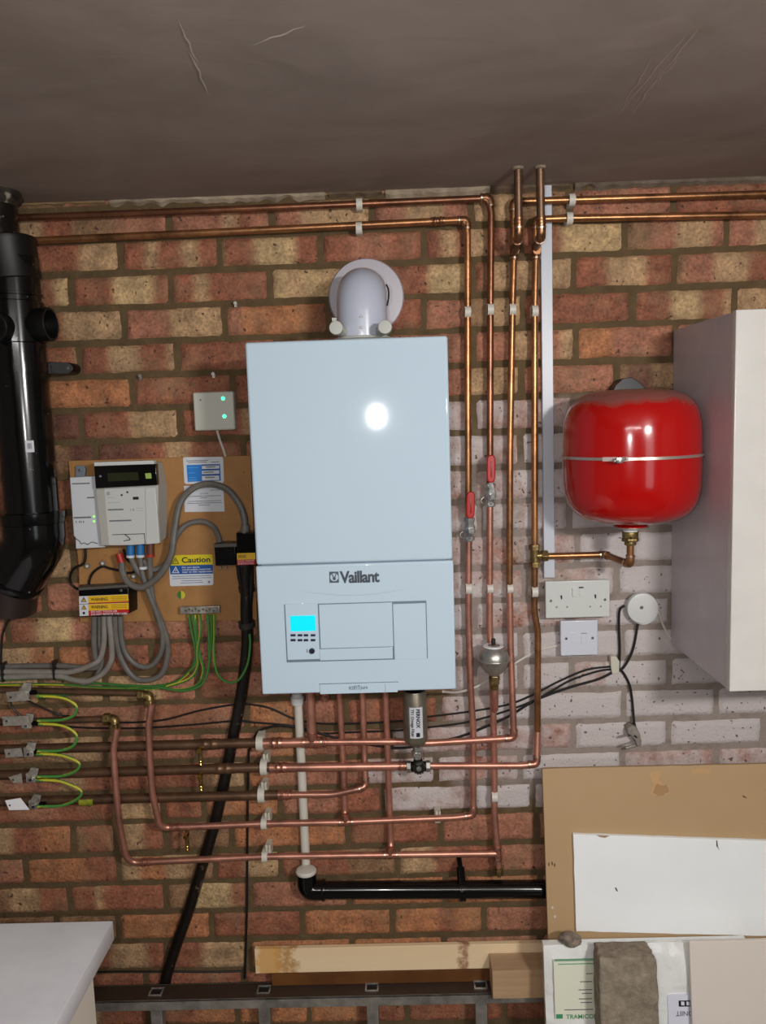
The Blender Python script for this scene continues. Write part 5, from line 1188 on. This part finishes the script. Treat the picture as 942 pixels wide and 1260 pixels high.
# ------------------------------------------------------------------ LEANING BOARDS
def lean(name,label,cat,xl,xr,ztop,dtop,zbot,dbot,th,m_,bevel=.001,edge=None,rag=0,tilt=0):
    """board leaning on the wall: front face passes (dtop,ztop) and (dbot,zbot)"""
    n=24; v=[];f=[]
    a=Vector((0,-(dbot-dtop),zbot-ztop)).normalized(); nrm=Vector((0,a.z,-a.y)); 
    if nrm.y<0: nrm=-nrm
    top=[];bot=[]
    for i in range(n+1):
        x=xl+(xr-xl)*i/n; j=rag*noise.noise(Vector((x*30,ztop,0))); j2=rag*noise.noise(Vector((x*30,zbot,4)))
        top.append(Vector((x,-dtop,ztop+tilt*i/n+j))); bot.append(Vector((x,-dbot,zbot+tilt*i/n*.6+j2)))
    pts=top+bot[::-1]; 
    o=obj(name,MB().prism(pts,nrm*th),m_,bevel=bevel); tag(o,label,cat); return o
pt=W(668,946,.055); pb=W(673,1151,.105); s_=(.105-.055)/(pt.z-pb.z)
zb0=.004; db0=.055+s_*(pt.z-zb0)
xr_=1.2
bb=lean('brown_board','large brown board leaning on white bricks, with torn top edge','board',(pt.x+pb.x)/2,xr_,pt.z,.055,zb0,db0,.012,brownb,tilt=-.004,rag=.0012)
# paler torn patches on its top edge
def onb(px,py,e=.0): # point on the brown board's face
    r=RM@Vector(((px-471)/F,1,-(py-630)/F)); # plane: -y = .055+s*(zt-z)
    t_=(DW-.055-e-s_*(pt.z-CZ))/(r.y - s_*r.z) ; return EYE+r*t_
def patch(name,pts,m_,par,e=.0004,th=.0006): 
    return obj(name,MB().prism([onb(x,y,e) for x,y in pts],(0,th,0)),m_,par,flat=True)
patch('torn_patch',[(797,951),(803,948.6),(812,948),(813,954),(810,956),(811,960),(816,965),(822,969),(824,976),(817,979),(804,979),(799,975),(804,966)],mat('torn_paper',(196,158,112),.8),bb)
patch('torn_patch',[(806,966),(809,964.6),(813,966.6),(820,966),(822,970),(823,975),(818,976.4),(816,979),(808,979.6),(807,977),(803,976),(805,971)],mat('torn_under',(172,134,92),.8),bb,e=.0008)
patch('peeled_flap',[(850,946.5),(868,944.8),(874,948),(872,953),(862,951),(852,953.5)],mat('torn_paper',(0,0,0)),bb,e=.0008)
patch('pencil_mark',[(913,978),(918,981),(919,982.5),(914,981)],mat('mark_brown',(110,84,60),.8),bb)
for x_,y_ in ((674,1062),(678,1061),(681,1063)): patch('scuff',[(x_,y_),(x_+1.6,y_-1),(x_+2,y_+3),(x_+.4,y_+4)],mat('mark_brown',(0,0,0)),bb)
for x_,y_ in ((678,1116),(681,1127)): patch('paint_fleck',[(x_,y_),(x_+2,y_-1),(x_+3,y_+1.5),(x_+1,y_+3)],white,bb)
# white board standing on the package, leaning on the brown board
A=onb(705,1027,.010); B=onb(942,1035,.010); Cc=onb(708.5,1146,.010); Dd=onb(942,1152,.010)
Bx=B+(B-A)*.35; Dx=Dd+(Dd-Cc)*.35
n=20; pts=[A.lerp(Bx,i/n)+Vector((0,0,.0012*noise.noise(Vector((i*1.7,0,0))))) for i in range(n+1)]+[Dx.lerp(Cc,i/n)+Vector((0,0,.0015*noise.noise(Vector((i*1.3,7,0))))) for i in range(n+1)]+[Cc.lerp(A,i/8)+Vector((.0014*noise.noise(Vector((i*2.1,3,0))),0,0)) for i in range(1,8)]
wb=obj('white_board',MB().prism(pts,(0,.009,.001)),whiteb,bevel=.0008); tag(wb,'white scrap board leaning in front of the brown board','board')
def patch2(name,pts,m_): return obj(name,MB().prism([onb(x,y,.0106) for x,y in pts],(0,.0004,0)),m_,wb,flat=True)
patch2('scratch',[(881,1034),(882,1034),(883,1042),(885,1046),(881,1041)],mat('mark_dark',(70,66,62),.7))
patch2('scratch',[(756,1092),(758,1092.5),(760,1097),(758,1096.5)],mat('mark_dark',(0,0,0)))
patch2('edge_chip',[(733,1027.6),(750,1028.4),(744,1031),(738,1030)],mat('chip_brown',(168,138,112),.8))
# package
zp=W(720,1147,.14).z-.004; dpf=.185; pxl=(W(668,1160,dpf).x+W(671,1250,dpf).x)/2; pxr=W(920,1200,dpf).x
t=thing('wrapped_package','white package in clear plastic wrap with green printed leaflet, lower right','package',((pxl+pxr)/2,-.16,0))
n=40; top=[];mb=MB()
# wrapped block with crumpled surface
NXp,NZp=60,60; v=[];f=[]
zpb=.003; 
for iz in range(NZp+1):
    for ix in range(NXp+1):
        u=ix/NXp; w=iz/NZp; x=pxl+(pxr-pxl)*u; z=zpb+(zp-zpb)*w
        cr_=noise.noise(Vector((x*26,z*26,0)))*.0035+abs(noise.noise(Vector((x*50+3,z*30,4))))*.005
        e=min(u,1-u,w*2,(1-w))*8; y=-dpf+.010*max(0,1-min(1,e))**2-cr_
        v.append((x,y,z+(.003*noise.noise(Vector((x*25,3,0))) if iz==NZp else 0)))
for iz in range(NZp):
    for ix in range(NXp):
        a=iz*(NXp+1)+ix; f.append((a,a+1,a+NXp+2,a+NXp+1))
o_=len(v); v+=[(pxl,-.158,zpb),(pxr,-.158,zpb),(pxr,-.158,zp),(pxl,-.158,zp)]
f+=[(o_+1,o_,o_+3,o_+2),tuple([*range(NXp+1)][::-1])+(o_,o_+1)[:2],tuple(NZp*(NXp+1)+i for i in range(NXp+1))+(o_+2,o_+3),tuple(i*(NXp+1) for i in range(NZp+1))+(o_+3,o_),tuple(i*(NXp+1)+NXp for i in reversed(range(NZp+1)))+(o_+1,o_+2)]
mb.add(v,f); pkroot=t; pk=obj('wrapping',mb,wrap,t,angle=50)
lf_=obj('leaflet',fb(680.5,1181,733,1245.5,dpf+.0045,dpf-.002),mat('leaflet_cream',(232,234,214),.5),t,flat=True)
obj('leaflet_line',fb(682,1180.4,735,1181.2,dpf+.0052,dpf),mat('leaflet_green_pale',(120,170,140),.6),lf_,flat=True); obj('leaflet_line',fb(686,1184,735,1185,dpf+.0052,dpf),mat('leaflet_green_pale',(0,0,0)),lf_,flat=True)
obj('leaflet_block',fb(681.8,1240.6,689.8,1245.2,dpf+.0052,dpf),mat('leaflet_green',(60,150,106),.6),lf_,flat=True)
text('leaflet_lettering','TRAMICON',694,1240.4,733,1245.2,dpf+.0052,mat('leaflet_green',(0,0,0)),lf_,bold=.01)
for y_,a,b in ((1195,720,728),(1204,712,727),(1213,710,727),(1217,714,726),(1223,710,726),(1227,712,726),(1235,692,727)): obj('leaflet_print',fb(a,y_,b,y_+.8,dpf+.0052,dpf),papert,lf_,flat=True)
ol=obj('printed_sheet',fb(818,1219,852,1260,dpf+.0045,dpf-.002),mat('sheet_lilac',(226,228,242),.5),t,flat=True)
obj('black_logo_bar',fb(831.5,1225,856,1231.5,dpf+.0052,dpf),inkb,ol,flat=True)
for a in (834.4,841,848): obj('logo_letter',poly([(a,1226.2),(a+4,1226.4),(a+4,1230.4),(a,1230.2)],dpf+.0058,dpf+.005),mat('sheet_lilac',(0,0,0)),ol,flat=True)
text('sheet_lettering','YONIIT',827.5,1236.6,854,1242,dpf+.0052,papert,ol,bold=.01,rot=PI)
# dusty lump on the top corner
c=W(700,1152,.165)
v=[];f=[]
mb=MB().lathe([(-.012,.004),(-.010,.016),(-.004,.024),(.003,.020),(.008,.008)],W(701,1154,.168),(0,0,1),18)
mb.v=[Vector((W(701,1154,.168).x+(p.x-W(701,1154,.168).x)*(1+.3*noise.noise(p*60)),p.y+.006*noise.noise(p*50+Vector((4,0,0))),p.z+.006*noise.noise(p*45))) for p in mb.v]
o=obj('plaster_lump',mb,mat('plaster_lump',(158,142,128),.9,var=.5,vscale=60,bump=.8)); tag(o,'crumbly grey plaster lump on top left corner of the package','rubble')
# beige board
dg=.205; gx=W(848,1158,dg).x; gz=W(890,1158,dg).z
lean('beige_board','smooth beige board in bottom right corner, in front of package','board',gx,gx+.45,gz,dg,.004,dg+s_*(gz-.004),.010,beigeb)
# concrete block on a crate
dk=.262; kx0=W(737,1210,dk).x; kx1=W(808,1210,dk).x; kz=W(772,1180,dk).z; ck=s_*.30
def rough_block(x0,x1,y0,y1,z0,z1):
    mb=MB(); n=14
    b=bmesh.new(); bmesh.ops.create_cube(b,size=1); bmesh.ops.subdivide_edges(b,edges=b.edges,cuts=n,use_grid_fill=True)
    vs=[]
    for q in b.verts:
        p=Vector((x0+(q.co.x+.5)*(x1-x0),y0+(q.co.y+.5)*(y1-y0),z0+(q.co.z+.5)*(z1-z0)))
        p+=Vector((noise.noise(p*60),noise.noise(p*60+Vector((9,0,0))),noise.noise(p*60+Vector((0,9,0)))))*.0022
        k=sum(abs(c_)>.46 for c_ in q.co)
        if k>=2: p-=Vector((q.co.x*.006,q.co.y*.006,q.co.z*.006))*(1+noise.noise(p*90))
        vs.append(p)
    b.verts.index_update(); fs=[tuple(w.index for w in q.verts) for q in b.faces]; b.free()
    return mb.add(vs,fs)
o=blk=obj('concrete_block',rough_block(kx0,kx1,-dk,-dk+.06,kz-.30,kz),concrete,angle=80); tag(o,'rough grey concrete block standing in front of the wrapped package','block')
cz0=kz-.30
t=thing('timber_crate','plain timber crate on floor carrying the concrete block','crate',((kx0+kx1)/2,-.25,0))
for i in range(4): obj('slat',MB().box(kx0-.06,kx1+.06,-0.365,-0.350,.01+i*(cz0-.02)/4,.01+(i+.8)*(cz0-.02)/4),blockw,t,bevel=.001)
obj('lid',MB().box(kx0-.06,kx1+.06,-0.365,-0.265,cz0-.014,cz0-.001),blockw,t,bevel=.001)
for x_ in (kx0-.06,kx1+.045): obj('post',MB().box(x_,x_+.015,-0.350,-0.335,0.001,cz0-.014).box(x_,x_+.015,-0.295,-0.280,.001,cz0-.014),blockw,t)
def shear(root,z0,s,all_=True):
    for o in [root]+list(root.children_recursive):
        if o.type=='MESH':
            off=rootloc(root)
            for v_ in o.data.vertices:
                z=v_.co.z+off.z; v_.co.y-=s*(z0-z)
shear(pkroot,zp,s_); shear(blk,kz,s_)
# ------------------------------------------------------------------ LIGHT
def area(name,loc,target,size,sy_,power,col):
    l=bpy.data.lights.new(name,'AREA'); l.shape='RECTANGLE'; l.size=size; l.size_y=sy_; l.energy=power; l.color=col
    o=bpy.data.objects.new(name,l); C.objects.link(o); o.location=loc
    o.rotation_euler=(Vector(target)-Vector(loc)).to_track_quat('-Z','Y').to_euler(); return o
area('camera_torch',(-.06,-DW-.01,CZ+.005),(-.065,0,CZ-.1),.018,.045,5.6,(1,.97,.96))
area('garage_lamp',(.85,-2.2,2.08),(0.0,0,1.35),.22,.10,23,(1,.965,.93))
area('daylight_opening',(1.35,-3.3,1.5),(-.2,0,1.3),1.0,1.2,6,(.94,.97,1))
area('overhead_fill',(-.1,-2.75,2.27),(-.1,-2.2,0),1.2,.08,17,(1,.97,.94))  # added overhead fill, no known fitting; brightens the worktop and low white boards
w=bpy.data.worlds.new('world'); bpy.context.scene.world=w; w.use_nodes=True
w.node_tree.nodes['Background'].inputs[0].default_value=(.6,.62,.66,1); w.node_tree.nodes['Background'].inputs[1].default_value=.3
vs=bpy.context.scene.view_settings
vs.view_transform='Standard'; vs.look='None'; vs.gamma=1; vs.use_curve_mapping=False; vs.exposure=0.0
